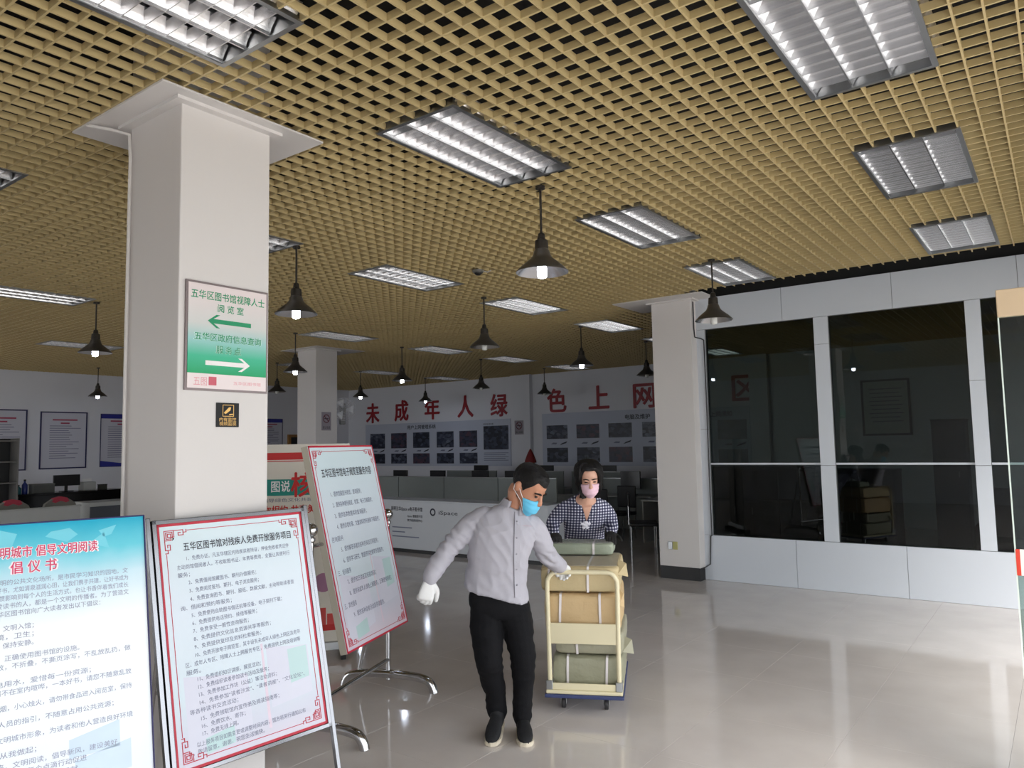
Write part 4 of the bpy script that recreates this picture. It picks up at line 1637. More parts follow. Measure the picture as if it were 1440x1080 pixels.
wl = {'r': [(-.14, .10, .82, .09), (-.145, .10, .62, .078), (-.15, .09, .45, .062), (-.15, .12, .28, .055), (-.15, .14, .1, .045)],
      'l': [(.02, .10, .82, .09), (.03, .09, .62, .078), (.035, .06, .45, .062), (.035, .09, .28, .055), (.035, .10, .1, .045)]}
mb = MB()
torso(mb, [(a, b, c, w * .92, d * .92, r, l) for a, b, c, w, d, r, l in TW])
for A in (wa_r, wa_l):
    limb(mb, [(x, y, z, r * .78) for x, y, z, r in A])
for Lg in wl.values():
    limb(mb, [(x, y, z, r * .85) for x, y, z, r in Lg])
nb = HW @ Vector((0, -.04, .05))
limb(mb, [(-.085, -.38, 1.31, .055), (-.084, -.415, 1.36, .05), (nb.x, nb.y, nb.z, .05)])
head_mb(mb, HW)
obj('body', remesh(mb, .0065, 2), m_skin2, wom, True)


def hl_wom(an):
    a = abs((an + math.pi) % (2 * math.pi) - math.pi)
    if a < R(26):
        return .192
    if a < R(66):
        s = (a - R(26)) / R(40)
        return .192 + (-.0 - .192) * (s ** 2.2)
    return -.012 + .012 * math.cos(a * 9)


def flare_w(an, z):
    a = abs((an + math.pi) % (2 * math.pi) - math.pi)
    return (.016 if a > R(50) else .006) + max(0, (.09 - z)) * .10 * (1 if a > R(45) else 0)


hair_shell(hl_wom, .018, HW, 9.0, flare=flare_w, nz=30, wave=.007).build('hair', m_hair, wom, True)
mk, lp_ = mask_mb(HW, -.010, .098, R(74), .010)
mo = mk.build('face_mask', M('pink_mask', (222, 186, 200), .7, var=.03), wom, True)
for q_ in lp_:
    q_.build('ear_loop', m_paper, mo)
for s in (-1, 1):
    e = MB().sphere((s * .031, .0915, .114), .012, 12, 8, (1.1, .6, .4))
    e.xf(HW)
    e.build('eye', M('dark_eye'), wom, True)
    e = MB()
    limb(e, [(s * .012, .102, .134, .003), (s * .03, .102, .139, .0042), (s * .052, .086, .134, .003)], 8, 3)
    e.xf(HW)
    e.build('eyebrow', m_hair, wom, True)
# checked shirt: woven check of dark blue and white stripes
def M_check(name, dark, light, s):
    m = bpy.data.materials.new(name)
    m.use_nodes = True
    nt = m.node_tree
    b = nt.nodes['Principled BSDF']
    b.inputs['Roughness'].default_value = .85
    tcn = nt.nodes.new('ShaderNodeTexCoord')
    sp = nt.nodes.new('ShaderNodeSeparateXYZ')
    nt.links.new(tcn.outputs['Object'], sp.inputs[0])
    outs = []
    for axname in ('X', 'Z'):
        mu = nt.nodes.new('ShaderNodeMath')
        mu.operation = 'MULTIPLY'
        mu.inputs[1].default_value = s
        nt.links.new(sp.outputs[axname], mu.inputs[0])
        fr_ = nt.nodes.new('ShaderNodeMath')
        fr_.operation = 'FRACT'
        nt.links.new(mu.outputs[0], fr_.inputs[0])
        gt = nt.nodes.new('ShaderNodeMath')
        gt.operation = 'GREATER_THAN'
        gt.inputs[1].default_value = .42
        nt.links.new(fr_.outputs[0], gt.inputs[0])
        outs.append(gt)
    ad = nt.nodes.new('ShaderNodeMath')
    ad.operation = 'ADD'
    nt.links.new(outs[0].outputs[0], ad.inputs[0])
    nt.links.new(outs[1].outputs[0], ad.inputs[1])
    hv = nt.nodes.new('ShaderNodeMath')
    hv.operation = 'MULTIPLY'
    hv.inputs[1].default_value = .5
    nt.links.new(ad.outputs[0], hv.inputs[0])
    cr = nt.nodes.new('ShaderNodeValToRGB')
    cr.color_ramp.interpolation = 'CONSTANT'
    cr.color_ramp.elements[0].color = lin(light) + (1,)
    cr.color_ramp.elements[1].position = .75
    cr.color_ramp.elements[1].color = lin(dark) + (1,)
    e = cr.color_ramp.elements.new(.25)
    e.color = lin(tuple((a * 2 + b) / 3 for a, b in zip(dark, light))) + (1,)
    nt.links.new(hv.outputs[0], cr.inputs[0])
    nt.links.new(cr.outputs[0], b.inputs['Base Color'])
    return m


m_check = M_check('blue_check', (34, 36, 66), (226, 226, 236), 46.0)
mb = MB()
torso(mb, [(a, b, c, w * 1.06, d * 1.12, r, l) for a, b, c, w, d, r, l in TW[:-1]])
for A in (wa_r, wa_l):
    limb(mb, [(x, y, z, r * 1.05) for x, y, z, r in A])
sw = obj('shirt', remesh(mb, .0075, 2, folds(.005, 8, 18, 7.0)), m_check, wom, True)
# v-neck facing in skin tone, flower patch and strap
nr, nc = 12, 7
gp = []
for j in range(nr):
    z_ = 1.170 + (1.312 - 1.170) * j / (nr - 1)
    hw_ = .003 + .043 * (j / (nr - 1))
    gp += [(-.084 + hw_ * (2 * i / (nc - 1) - 1), z_) for i in range(nc)]
vn = on_front(sw, gp, .004)
mb = MB()
mb.add(vn, [(j * nc + i, j * nc + i + 1, (j + 1) * nc + i + 1, (j + 1) * nc + i) for j in range(nr - 1) for i in range(nc - 1)])
nk = mb.build('neckline', m_skin2, sw, True)
md = nk.modifiers.new('thick', 'SOLIDIFY')
md.thickness = .004
for s in (-1, 1):
    vn = on_front(sw, [(-.084 + s * .006, 1.165), (-.084 + s * .038, 1.235), (-.084 + s * .056, 1.29), (-.084 + s * .086, 1.275), (-.084 + s * .078, 1.235), (-.084 + s * .034, 1.175)], .010)
    mb = MB()
    n = len(vn)
    mb.add(vn + [p_ + Vector((0, .016, 0)) for p_ in vn], [tuple(range(n)), tuple(range(2 * n - 1, n - 1, -1))] + [(i, (i + 1) % n, (i + 1) % n + n, i + n) for i in range(n)])
    mb.build('lapel', m_check, sw)
for k, (dx, dz, rr) in enumerate(((0, 0, .018), (-.022, .01, .016), (.022, .01, .016), (-.013, -.02, .015), (.013, -.02, .015), (0, .022, .016))):
    c = on_front(sw, [(-.088 + dx, 1.135 + dz)], .003)[0]
    MB().sphere(c, rr, 12, 6, (1, .25, 1)).build('flower_patch', M('white_applique', (222, 220, 228), .8), sw, True)
mb = MB()
torso(mb, [(-.06, .10, .72, .16, .11, 0, 0), (-.06, .10, .82, .17, .12, 0, 0), (-.06, .08, .92, .16, .115, 0, 0)])
for Lg in wl.values():
    limb(mb, Lg)
obj('trousers', remesh(mb, .0085, 2, folds(.006, 8, 17, 2.0)), M('dark_blue_trousers', (34, 36, 48), .8, var=.1), wom, True)
shoe(wom, (-.15, .20, .001), (-.155, -.03, .001), 0, m_shoe, m_sole)
shoe(wom, (.035, .16, .001), (.035, -.07, .001), 0, m_shoe, m_sole)
g = hand_mb((-.326, -.385, 1.075), (.10, -.95, -.18), (.0, -.2, 1), 1, (.35, .4, .4, .45), .08, .92, .0115, .4)
obj('glove', remesh(g, .005, 2), m_gloveb, wom, True)
g = hand_mb((.095, -.385, 1.075), (-.12, -.95, -.18), (.0, -.2, 1), -1, (.35, .4, .4, .45), .08, .92, .0115, .4)
obj('glove', remesh(g, .005, 2), m_gloveb, wom, True)
# ------------------------------------------------------------------ PART4
# ------------------------------------------------------------------ far wall: red characters, display boards
places = ['first from the left', 'second from the left', 'third from the left', 'fourth from the left', 'fifth from the left',
          'first after the wall pilaster', 'second after the wall pilaster', 'half hidden by the column near the windows', 'seen through the first dark window']
for ch, x, z, pl in zip('未成年人绿色上网区', (-17.42, -16.16, -14.90, -13.62, -12.42, -10.53, -9.28, -8.03, -5.59), (2.82, 2.85, 2.85, 2.86, 2.84, 2.87, 2.88, 2.88, 2.91), places):
    a_, f_ = text_verts(ch, .66, .56, 0, 3, 'C')
    mb = MB()
    for dx, dz, dy in ((0, 0, 0), (.012, .004, .0004), (-.012, -.004, .0008), (.003, .012, .0012), (-.003, -.012, .0016)):
        mb.add([(p_[0] + dx, -.028 + dy, p_[1] - .25 + dz) for p_ in a_], f_)
    me = bpy.data.meshes.new('wall_character')
    me.from_pydata(mb.v, [], mb.f)
    bm_ = bmesh.new()
    bm_.from_mesh(me)
    r_ = bmesh.ops.extrude_face_region(bm_, geom=list(bm_.faces))
    for e_ in r_['geom']:
        if isinstance(e_, bmesh.types.BMVert):
            e_.co.y = -.001
    bmesh.ops.recalc_face_normals(bm_, faces=bm_.faces)
    bm_.to_mesh(me)
    bm_.free()
    o = obj('wall_character', me, m_letter)
    o.location = (x, YB, z)
    tag(o, 'large red wall character %s, %s' % (ch, pl), 'lettering', 'red wall characters')
struct(MB().box(-11.92, -11.30, YB - .14, YB, 0, 3.9).build('wall_pilaster', m_wallblue))
struct(MB().box(-5.46, -5.06, YB - .14, YB, 0, 3.9).build('wall_pilaster', m_wallblue))

m_disp = M('display_print', (190, 196, 212), .5, var=.02)


def M_photo(name, a, b, c, sc):
    m = bpy.data.materials.new(name)
    m.use_nodes = True
    nt = m.node_tree
    bs_ = nt.nodes['Principled BSDF']
    bs_.inputs['Roughness'].default_value = .35
    tcn = nt.nodes.new('ShaderNodeTexCoord')
    mp = nt.nodes.new('ShaderNodeMapping')
    mp.inputs['Scale'].default_value = (sc, sc, sc * 1.6)
    nt.links.new(tcn.outputs['Object'], mp.inputs[0])
    vo_ = nt.nodes.new('ShaderNodeTexVoronoi')
    vo_.inputs['Scale'].default_value = 1.6
    nt.links.new(mp.outputs[0], vo_.inputs['Vector'])
    cr = nt.nodes.new('ShaderNodeValToRGB')
    cr.color_ramp.elements[0].color = lin(a) + (1,)
    cr.color_ramp.elements[1].color = lin(c) + (1,)
    e = cr.color_ramp.elements.new(.5)
    e.color = lin(b) + (1,)
    nt.links.new(vo_.outputs['Color'], cr.inputs[0])
    nt.links.new(cr.outputs[0], bs_.inputs['Base Color'])
    return m


ph = [M_photo('photo_print_%d' % i, a, b, c, 6) for i, (a, b, c) in enumerate((((20, 22, 34), (44, 50, 70), (110, 118, 136)), ((16, 18, 28), (36, 42, 60), (84, 92, 112)), ((24, 24, 34), (60, 64, 84), (96, 60, 70))))]


def display(label, x0, x1, z0, z1, cols, rows_, title, tx, tz, tw, big=None):
    t = thing('display_board', label, 'display board', ((x0 + x1) / 2, YB, z0))
    cx = (x0 + x1) / 2
    MB().bbox(x0 - cx, x1 - cx, -.03, -.002, 0, z1 - z0, .004).build('panel', m_disp, t)
    k = 0
    for (xa, w_) in cols:
        for (za, zb) in rows_:
            MB().box(xa - cx, xa + w_ - cx, -.034, -.03, za - z0, zb - z0).build('photo', ph[k % 3], t)
            k += 1
        za = rows_[1][1]
        zc = (rows_[0][0] + za) / 2 - z0
        MB().poly([(xa - cx + w_ * .62, zc - .05), (xa - cx + w_ * .72, zc + .0), (xa - cx + w_ * .98, zc + .05), (xa - cx + w_ * .92, zc)], -.034, -.03).build('printed_device', m_ink, t)
        MB().poly([(xa - cx + w_ * .2, zc - .02), (xa - cx + w_ * .3, zc + .02), (xa - cx + w_ * .5, zc + .015), (xa - cx + w_ * .45, zc - .025)], -.034, -.03).build('printed_device', m_ink2, t)
    text_part('title', title, .13, tx - cx, tz - z0, m_ink, t, -.0315, width=tw, bold=.02)
    if big:
        xa, xb, za, zb = big
        MB().box(xa - cx, xb - cx, -.034, -.03, za - z0, zb - z0).build('photo', ph[1], t)
        mb = MB()
        for r_ in range(5):
            MB().box(xa - cx, xa - cx + .85 - .1 * (r_ % 2), -.032, -.03, za - z0 - .10 - r_ * .05, za - z0 - .085 - r_ * .05).build('text_line', m_ink2, t)
        text_part('title', '网络管理', .06, xa - cx, zb - z0 + .03, m_ink, t, -.0315, width=.35)
    return t


display('wide display board of photos below the first five red characters', -17.73, -12.03, 1.18, 2.46,
        [(-17.51, .65), (-16.59, .66), (-15.66, .66), (-14.71, .65), (-13.84, .65)], [(1.71, 2.17), (1.25, 1.55)], '用户上网管理系统', -15.9, 2.28, 1.15, (-12.96, -12.1, 1.63, 2.28))
display('display board of photos below the red characters right of the pilaster', -10.99, -7.0, 1.19, 2.54,
        [(-10.85, .64), (-9.94, .66), (-9.02, .64), (-8.10, .64)], [(1.88, 2.23), (1.28, 1.65)], '电脑及维护', -8.55, 2.32, .66)
display('short display board seen through the first dark window', -6.75, -5.5, 1.19, 2.5, [(-6.24, .66)], [(1.78, 2.21), (1.26, 1.56)], '上网须知', -6.4, 2.3, .5)


def no_smoking(label, root_loc, rz, w, h):
    t = thing('no_smoking_sign', label, 'sign', root_loc, rz)
    MB().box(-w / 2, w / 2, -.006, -.001, 0, h).build('plate', M('sign_plate', (150, 142, 150), .5), t)
    mb = MB()
    cz, r0 = h * .64, w * .36
    ring = []
    n = 28
    vs = [(r0 * math.cos(2 * math.pi * k / n), -.0075, cz + r0 * math.sin(2 * math.pi * k / n)) for k in range(n)] + [(r0 * .78 * math.cos(2 * math.pi * k / n), -.0075, cz + r0 * .78 * math.sin(2 * math.pi * k / n)) for k in range(n)]
    mb.add(vs, [(k, (k + 1) % n, n + (k + 1) % n, n + k) for k in range(n)])
    mb.strokes([[(-r0 * .6, cz + r0 * .6), (r0 * .6, cz - r0 * .6)]], r0 * .2, -.0076, -.006)
    mb.build('prohibition_ring', M('dark_red_print', (96, 40, 52), .5), t)
    MB().box(-r0 * .6, r0 * .6, -.007, -.006, cz - r0 * .1, cz + r0 * .1).build('cigarette', m_ink, t)
    text_part('lettering', '禁止吸烟', h * .16, 0, h * .1, m_ink, t, -.0072, width=w * .75, align='C')
    return t


no_smoking('no-smoking sign on the pilaster between the red characters', (-11.655, YB - .14, 2.02), 0, .29, .37)
no_smoking('no-smoking sign on the far column beside the wall fan', (-10.95, 9.02, 2.08), R(90), .22, .34)

# wall fan on the far column
t = thing('wall_fan', 'round wire-guarded wall fan on the far column', 'fan', (-10.93, 9.42, 2.48), R(58))
MB().bbox(-.05, .05, .10, .2, -.28, .12, .01).build('wall_box', M('grey_plastic', (112, 112, 112), .5), t)
MB().tube([(0, .16, 0), (0, .02, 0)], .05, 14).build('motor', M('grey_plastic'), t, True)
mb = MB()
mw = M('fan_wire', (190, 190, 194), .35, .3)
for rr in (.215, .17, .12, .07):
    pts = [(rr * math.cos(a * R(15)), -.06 - .03 * (1 - rr / .215), rr * math.sin(a * R(15))) for a in range(25)]
    MB().tube(pts, .004, 5, caps=False).build('guard_ring', mw, t)
for k in range(16):
    a = k * R(22.5)
    MB().tube([(.03 * math.cos(a), -.085, .03 * math.sin(a)), (.215 * math.cos(a), -.06, .215 * math.sin(a)), (.215 * math.cos(a), .0, .215 * math.sin(a)), (.05 * math.cos(a), .05, .05 * math.sin(a))], .003, 5).build('guard_wire', mw, t)
for k in range(3):
    a0 = k * R(120)
    q = [(.03, -.3), (.19, -.45), (.2, .35), (.03, .3)]
    vs = [(r_ * math.cos(a0 + d_), -.03 + .03 * d_, r_ * math.sin(a0 + d_)) for r_, d_ in q]
    mb = MB()
    mb.add(vs + [(x, y + .004, z) for x, y, z in vs], [(0, 1, 2, 3), (7, 6, 5, 4), (0, 4, 5, 1), (1, 5, 6, 2), (2, 6, 7, 3), (3, 7, 4, 0)])
    mb.build('blade', M('fan_blade', (206, 208, 212), .3), t)
MB().lathe([(.03, -.02), (.035, 0), (.03, .02)], 16).xf(Matrix.Translation((0, -.05, 0)) @ Matrix.Rotation(R(90), 4, 'X')).build('hub', M('grey_plastic'), t, True)

# ------------------------------------------------------------------ notices and dark doorway on the left wall
def wall_notice(label, yc, w, z0, z1, blue):
    t = thing('wall_notice', label, 'notice', (XL, yc, z0), R(90))
    h = z1 - z0
    m_fr = M('navy_frame', (36, 36, 84), .4)
    MB().box(-w / 2, w / 2, -.012, -.002, 0, h).build('sheet', M('notice_sheet', (202, 202, 214), .5, var=.02), t)
    f = .028
    if blue:
        mbl = M('blue_header', (46, 50, 150), .5)
        MB().box(-w / 2, w / 2, -.014, -.012, h - .1, h).build('header', mbl, t)
        MB().poly([(-w / 2, 0), (w / 2, 0), (w / 2, .1), (0, .075), (-w / 2, .14)], -.014, -.012).build('footer', mbl, t)
        f = .012
    mb = MB()
    mb.box(-w / 2 - f, w / 2 + f, -.02, 0, h, h + f).box(-w / 2 - f, w / 2 + f, -.02, 0, -f, 0).box(-w / 2 - f, -w / 2, -.02, 0, 0, h).box(w / 2, w / 2 + f, -.02, 0, 0, h)
    mb.build('frame', m_fr, t)
    MB().box(-w * .26, w * .30, -.0135, -.012, h * .86, h * .885).build('title_line', M('notice_red', (170, 60, 90), .5), t)
    MB().box(-w * .08, w * .12, -.0135, -.012, h * .80, h * .825).build('title_line', M('notice_red'), t)
    random.seed(int(yc * 10))
    for k in range(15):
        zz = h * .755 - k * h * .042
        MB().box(-w * .32, -w * .32 + w * random.uniform(.35, .72), -.0132, -.012, zz, zz + .016).build('text_line', M('notice_ink', (132, 132, 156), .6), t)


wall_notice('framed notice at the left edge partly behind the bookcase', 6.40, .95, 1.42, 2.71, False)
wall_notice('navy-framed notice on the left wall above the monitor', 7.67, .95, 1.43, 2.68, False)
wall_notice('blue-headed notice on the left wall partly behind the big column', 8.95, .92, 1.42, 2.67, True)
wall_notice('blue-headed notice seen between the big column and the fan column', 13.2, .88, 1.44, 2.63, True)
dr = struct(MB().box(XL - .02, XL + .012, 13.93, 14.75, 0, 2.1).build('door_dark_opening', m_black))  # black slab stands for the shade inside the open doorway
MB().box(XL, XL + .05, 13.83, 13.93, 0, 2.18).box(XL, XL + .05, 14.75, 14.85, 0, 2.18).box(XL, XL + .05, 13.93, 14.75, 2.1, 2.18).build('door_frame', M('oak_frame', (156, 112, 56), .5), dr)
t = thing('framed_notice', 'black-framed certificate seen through the second dark window', 'picture', (-2.8, YB, 1.80))
MB().box(-.40, .40, -.02, -.002, 0, 1.09).build('sheet', M('certificate', (206, 208, 200), .5, var=.02), t)
mb = MB()
mb.box(-.44, .44, -.035, 0, 1.06, 1.10).box(-.44, .44, -.035, 0, -.01, .03).box(-.44, -.40, -.035, 0, 0, 1.1).box(.40, .44, -.035, 0, 0, 1.1)
mb.build('frame', m_black, t)
for k in range(9):
    MB().box(-.3 + .02 * (k % 3), .3 - .05 * (k % 2), -.0215, -.02, .9 - k * .08, .92 - k * .08).build('text_line', m_ink2, t)

# ------------------------------------------------------------------ printed white counter behind the man
t = thing('reception_counter', 'long white counter with printed black lettering behind the man', 'counter', (-7.98, 9.02, 0))
m_counter = M('white_counter', (196, 200, 206), .4, var=.02)
MB().bbox(-1.9, 1.9, 0, .45, .06, .84, .006).build('front', m_counter, t)
MB().bbox(-1.92, 1.92, -.02, .47, .84, .865, .004).build('top', m_counter, t)
MB().box(-1.88, 1.88, .02, .43, 0, .06).build('kick_board', m_black, t)
text_part('lettering', '昆明五华iSpace e电子图书馆', .075, -1.28, .69, m_ink, t, -.002, width=.72, bold=.015)
text_part('lettering', 'iSpace 智能图书馆', .05, -.90, .585, m_ink, t, -.002, width=.34, bold=.012)
text_part('lettering', '数字阅读体验中心', .05, -.90, .515, m_ink, t, -.002, width=.34, bold=.012)
for k, wd in enumerate((.46, .30, .62)):
    MB().box(-1.26, -1.26 + wd, -.0015, 0, .40 - k * .075, .418 - k * .075).build('text_line', m_ink2, t)
mb = MB()
n = 32
for (ra, rb) in ((.062, .036),):
    vs = [(-.33 + ra * math.cos(2 * math.pi * k / n), -.002, .685 + ra * math.sin(2 * math.pi * k / n)) for k in range(n)] + [(-.33 + rb * math.cos(2 * math.pi * k / n), -.002, .685 + rb * math.sin(2 * math.pi * k / n)) for k in range(n)]
    mb.add(vs, [(k, (k + 1) % n, n + (k + 1) % n, n + k) for k in range(n)])
mb.build('ring_logo', m_ink, t)
text_part('lettering', 'iSpace', .085, -.2, .655, m_ink, t, -.002, width=.4, bold=.012)

# ------------------------------------------------------------------ computer desks with screens
m_mon = M('monitor_black', (18, 18, 22), .3, var=.05)


def desk(label, x, y, w, face, hgt=1.10):
    t = thing('computer_desk', label, 'desk', (x, y, 0), 0 if face < 0 else R(180), 'computer desks by the far wall')
    if hgt > .8:      # free-standing privacy screen in front of the desk
        q = thing('desk_screen', label.replace('computer desk', 'desk screen').replace('grey-screened', 'grey').replace('taller-screened', 'taller grey'), 'screen', (x, y, 0), t.rotation_euler.z, 'grey desk screens')
        MB().bbox(-w / 2 + .01, w / 2 - .01, 0, .036, .05, hgt - .02, .006).build('panel', m_partition, q)
        MB().bbox(-w / 2 + .008, w / 2 - .008, -.003, .039, hgt - .02, hgt, .004).build('cap_rail', m_alum, q)
        for s in (-1, 1):
            MB().bbox(s * (w / 2 - .1) - .03, s * (w / 2 - .1) + .03, -.1, .038, 0, .05, .004).build('foot', m_alum, q)
    else:
        MB().bbox(-w / 2 + .04, w / 2 - .04, .06, .08, .2, .72, .004).build('front_panel', m_partition, t)
    MB().bbox(-w / 2 + .01, w / 2 - .01, .04, .70, .72, .745, .004).build('top', m_desk, t)
    for s in (-1, 1):
        MB().bbox(s * (w / 2 - .025) - .012, s * (w / 2 - .025) + .012, .04, .66, 0, .72, .004).build('side_panel', m_desk, t)
    return t


def monitor(label, x, y, z, rz=0, w=.46, h=.30):
    t = thing('monitor', label, 'monitor', (x, y, z), rz, 'computer monitors')
    MB().bbox(-w / 2, w / 2, -.02, .02, .11, .11 + h, .006).build('screen', m_mon, t)
    MB().bbox(-.03, .03, .01, .03, .01, .16, .004).build('neck', m_mon, t)
    MB().bbox(-.11, .11, -.07, .09, 0, .012, .004).build('base', m_mon, t)
    return t


oo = ['first', 'second', 'third', 'fourth']
for k, (xa, xb) in enumerate(((-13.45, -12.09), (-12.09, -10.73), (-10.73, -9.27), (-9.27, -7.85))):
    desk('grey-screened computer desk, %s from the left in the row behind the printed counter' % oo[k], (xa + xb) / 2, 12.0, xb - xa, -1)
    monitor('black monitor on the %s desk from the left behind the printed counter' % oo[k], (xa + xb) / 2 + .35 - .2 * k - (.35 if k == 3 else 0), 12.4, .745, R(180), .44, .36)
for k, (xa, xb) in enumerate(((-12.6, -11.0), (-10.6, -9.1), (-8.9, -7.5))):
    desk('taller-screened computer desk, %s from the left in the row nearest the far wall' % oo[k], (xa + xb) / 2, 14.2, xb - xa, -1, 1.14)
    monitor('black monitor on the %s desk from the left nearest the far wall' % oo[k], (xa + xb) / 2, 14.6, .745, R(180), .44, .40)
desk('computer desk beside the column near the windows', -6.9, 13.35, 1.4, 1, 1.05)
monitor('black monitor on the desk beside the column near the windows', -6.8, 13.0, .745, 0, .42, .34)
desk('low desk under the short display board, beside the column', -5.55, 12.6, 1.0, 1, .74)


def chair(label, x, y, rz):
    t = thing('office_chair', label, 'chair', (x, y, 0), rz, 'black chairs by the far desks')
    MB().bbox(-.23, .23, -.22, .22, .43, .49, .02).build('seat', m_black, t)
    MB().bbox(-.21, .21, .21, .25, .55, .95, .02).build('backrest', m_black, t)
    for s in (-1, 1):
        MB().tube([(s * .2, .23, .46), (s * .2, .235, .75)], .012, 8).build('back_post', m_chrome, t, True)
        for y_ in (-.19, .2):
            MB().tube([(s * .2, y_, 0), (s * .2, y_, .44)], .012, 8).build('leg', m_chrome, t, True)


chair('black chair with chrome legs left of the column near the windows', -6.6, 11.2, R(15))
chair('black chair pushed to the desk behind the woman', -6.65, 12.25, R(-8))
chair('black chair partly hidden by the column near the windows', -5.5, 10.9, R(120))

# figurine with a red pointed hat on the desks behind the man
t = thing('figurine', 'small gilt figurine with a red pointed hat above the man’s head', 'figurine', (-8.66, 12.3, .745))
MB().lathe([(.06, 0), (.11, .02), (.13, .15), (.10, .35), (.075, .45), (.09, .52), (.10, .58), (.08, .66), (.03, .70)], 20).build('body', M('gilt', (150, 122, 62), .4, .4, var=.15), t, True)
MB().lathe([(.12, .64), (.115, .68), (.07, .80), (.02, .90), (.002, .92)], 20).build('hat', M('dark_red_cloth', (110, 22, 26), .7), t, True)
for s in (-1, 1):
    MB().tube([(s * .1, -.02, .40), (s * .16, -.08, .46), (s * .12, -.12, .54)], .025, 8).build('arm', M('gilt'), t, True)
# small plant behind the woman's head
t = thing('potted_plant', 'dark green spiky potted plant behind the woman’s head', 'plant', (-7.3, 12.12, 0))
MB().lathe([(.12, 0), (.15, .02), (.17, .5), (.18, .52), (.15, .53)], 20).build('pot', M('dark_pot', (52, 46, 42), .5), t, True)
random.seed(5)
m_leaf = M('dark_leaf', (42, 62, 36), .5, var=.2)
for k in range(22):
    a = random.uniform(0, 6.28)
    l_ = random.uniform(.75, 1.08)
    sp = random.uniform(.02, .16)
    p0 = Vector((.05 * math.cos(a), .05 * math.sin(a), .5))
    p2 = Vector((sp * math.cos(a), sp * math.sin(a), .5 + l_))
    p1 = (p0 + p2) / 2 + Vector((.02 * math.cos(a), .02 * math.sin(a), .05))
    tg = Vector((-math.sin(a), math.cos(a), 0)) * .018
    mb = MB()
    mb.add([p0 - tg * .5, p0 + tg * .5, p1 + tg, p2, p1 - tg, p1 + Vector((.004 * math.cos(a), .004 * math.sin(a), 0))], [(0, 1, 5), (1, 2, 5), (2, 3, 5), (3, 4, 5), (4, 0, 5)])
    mb.build('leaf', m_leaf, t)

# ------------------------------------------------------------------ dark cabinets behind the windows
def cabinet(label, x0, x1, y0, y1, h, nd):
    t = thing('cabinet', label, 'cabinet', ((x0 + x1) / 2, y0, 0))
    w = x1 - x0
    MB().bbox(-w / 2, w / 2, .02, y1 - y0, .02, h, .004).build('body', m_black, t)
    MB().bbox(-w / 2 - .01, w / 2 + .01, -.005, y1 - y0 + .01, h, h + .025, .004).build('top', m_black, t)
    dw_ = w / nd
    for k in range(nd):
        d_ = MB().bbox(-w / 2 + k * dw_ + .004, -w / 2 + (k + 1) * dw_ - .004, 0, .02, .06, h - .02, .003).build('door', M('dark_door', (26, 26, 30), .4), t)
        MB().tube([(-w / 2 + (k + .5) * dw_ + .12 * (-1) ** k, -.02, h * .55), (-w / 2 + (k + .5) * dw_ + .12 * (-1) ** k, -.02, h * .55 + .1)], .006, 6).build('handle', m_alum, d_)


cabinet('wide black cabinet behind the first dark window', -4.05, -2.62, 10.1, 10.6, 1.36, 3)
cabinet('narrow black cabinet at the left of the second dark window', -2.50, -1.70, 10.1, 10.6, 1.33, 2)
cabinet('tall dark locker behind the second dark window', -1.72, -1.25, 13.6, 14.1, 2.0, 1)
t = thing('sofa', 'dark red sofa behind the third window at the right edge', 'sofa', (-.15, 11.2, 0))
m_sofa = M('maroon_leather', (96, 34, 48), .5, var=.1)
MB().bbox(-.7, .7, 0, .75, .1, .42, .04).build('seat', m_sofa, t)
MB().bbox(-.7, .7, .6, .82, .3, 1.05, .05).build('backrest', m_sofa, t)
for s in (-1, 1):
    MB().bbox(s * .76 - .09, s * .76 + .09, 0, .8, .1, .62, .04).build('armrest', m_sofa, t)
    MB().tube([(s * .65, .1, 0), (s * .65, .1, .12)], .02, 8).build('foot', m_black, t)
    MB().tube([(s * .65, .7, 0), (s * .65, .7, .12)], .02, 8).build('foot', m_black, t)

# ------------------------------------------------------------------ reading area at the left
t = thing('service_desk', 'long black desk below the notices on the left wall', 'desk', (-16.0, 6.85, 0), R(90))
MB().bbox(-1.0, 1.0, 0, .05, .05, .95, .005).build('front', m_blackgl, t)
MB().bbox(-1.05, 1.05, -.05, .6, .95, .99, .006).build('top', m_blackgl, t)
for s in (-1, 1):
    MB().bbox(s * .97 - .02, s * .97 + .02, .05, .58, 0, .95, .004).build('side_panel', m_black, t)
monitor('black monitor on the long black desk below the notices', -16.25, 6.80, .99, R(90), .50, .22)
t = thing('printer', 'white printer with paper next to the monitor on the black desk', 'printer', (-16.25, 7.20, .99), R(90))
MB().bbox(-.12, .12, -.12, .14, 0, .17, .015).build('body', m_desk, t)
MB().add([], []).box(-.09, .09, .02, .025, .16, .235).build('paper', m_paper, t)
t = thing('carton', 'grey carton left of the monitor on the black desk', 'box', (-16.25, 6.345, .99), R(90))
MB().bbox(-.19, .19, -.12, .12, 0, .15, .004).build('body', M('grey_card', (108, 110, 108), .7), t)
MB().bbox(-.195, .195, -.125, .125, .15, .175, .003).build('lid', M('grey_card2', (120, 122, 118), .7), t)
t = thing('desk_calendar', 'small dark box right of the printer on the black desk', 'box', (-16.25, 7.50, .99), R(90))
MB().bbox(-.08, .08, -.04, .04, 0, .09, .004).build('body', M('olive_box', (56, 58, 48), .6), t)
MB().bbox(-.085, .085, -.045, .045, .09, .105, .003).build('lid', m_black, t)


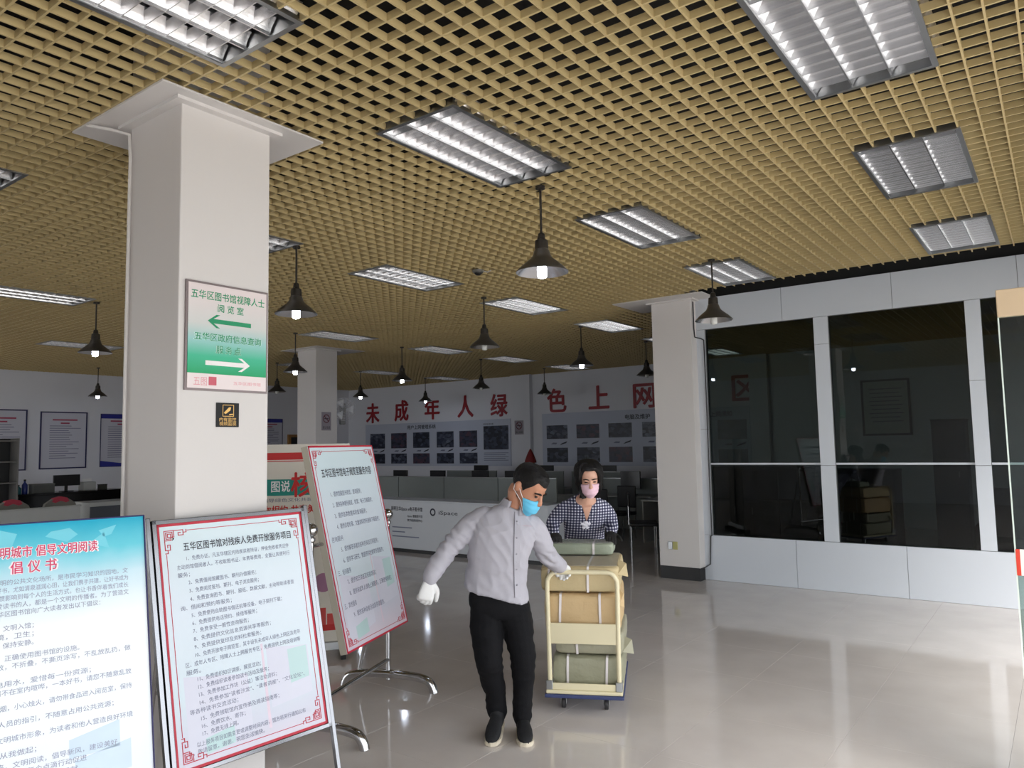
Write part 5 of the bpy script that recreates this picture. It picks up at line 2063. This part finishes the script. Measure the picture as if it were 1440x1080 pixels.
def bottle(label, y, c, h, r):
    t = thing('bottle', label, 'bottle', (-16.3, y, .99))
    mm = M('bottle_%d' % int(c[2]), c, .3)
    MB().lathe([(r * .95, 0), (r, .01), (r, h * .62), (r * .5, h * .75), (r * .35, h * .8), (r * .35, h * .88)], 16).build('body', mm, t, True)
    MB().lathe([(r * .42, h * .88), (r * .42, h), (r * .3, h)], 14).build('cap', m_black, t, True)


bottle('dark bottle at the left end of the black desk', 5.84, (40, 46, 52), .24, .06)
bottle('teal bottle between the dark and the blue bottle on the black desk', 5.955, (36, 110, 120), .17, .05)
bottle('blue bottle on the black desk left of the grey carton', 6.065, (40, 56, 136), .27, .05)
t = thing('bookcase', 'tall dark bookcase at the left edge of the photograph', 'bookcase', (-15.7, 5.28, 0), R(90))
mbc = M('bookcase_grey', (120, 118, 116), .5)
MB().bbox(-.45, .45, .36, .38, 0, 2.05, .003).build('back_panel', m_black, t)
for s in (-1, 1):
    MB().bbox(s * .44 - .012, s * .44 + .012, 0, .36, 0, 2.05, .003).build('side_panel', mbc, t)
for k in range(6):
    MB().bbox(-.428, .428, .005, .36, .04 + k * .39, .065 + k * .39, .003).build('shelf', mbc, t)
# white-topped desk with grey front
t = thing('reading_table', 'white-topped table with a grey front left of the big column', 'table', (-13.0, 6.42, 0), R(90))
MB().bbox(-.62, .62, -.02, .6, .86, .93, .006).build('top', m_desk, t)
MB().bbox(-.60, .60, .0, .03, .04, .86, .004).build('front_panel', M('slate_panel', (74, 78, 86), .6), t)
for s in (-1, 1):
    MB().bbox(s * .58 - .02, s * .58 + .02, .03, .58, 0, .86, .004).build('side_panel', m_desk, t)
t = thing('low_partition', 'pale low partition in front of the grey reading chairs at the left', 'partition', (-12.4, 4.55, 0), R(90))
MB().bbox(-.85, .85, 0, .05, .05, .93, .006).build('panel', M('partition_white', (186, 188, 186), .6), t)
MB().bbox(-.86, .86, -.01, .06, .93, .95, .004).build('cap_rail', m_desk, t)
for s in (-1, 1):
    MB().bbox(s * .8 - .03, s * .8 + .03, -.12, .17, 0, .05, .004).build('foot', m_alum, t)
m_gchair = M('grey_upholstery', (122, 120, 112), .8, var=.08)
m_rcap = M('red_head_cover', (176, 54, 74), .7)
for lab, y in (('grey reading chair with a red headrest nearest the bookcase', 4.72), ('grey reading chair with a red headrest nearer the big column', 5.40)):
    t = thing('reading_chair', lab, 'chair', (-13.1, y, 0), R(90), 'grey reading chairs')
    mb = MB()
    pts = [(-.27, .45), (-.27, .82), (-.22, .95), (-.12, 1.02), (.12, 1.02), (.22, .95), (.27, .82), (.27, .45)]
    mb.poly(pts, .0, .08)
    mb.build('backrest', m_gchair, t)
    MB().poly([(-.13, .98), (-.10, 1.035), (0, 1.06), (.10, 1.035), (.13, .98), (.08, .96), (0, .99), (-.08, .96)], -.008, .088).build('headrest', m_rcap, t)
    MB().bbox(-.27, .27, -.45, .02, .38, .48, .03).build('seat', m_gchair, t)
    for s in (-1, 1):
        MB().bbox(s * .29 - .03, s * .29 + .03, -.42, .05, .40, .64, .02).build('armrest', m_gchair, t)
        for y_ in (-.4, .03):
            MB().tube([(s * .24, y_, 0), (s * .24, y_, .4)], .016, 8).build('leg', m_chrome, t, True)

bpy.data.objects.remove(_tmpo)
bpy.data.scenes.remove(_tmps)
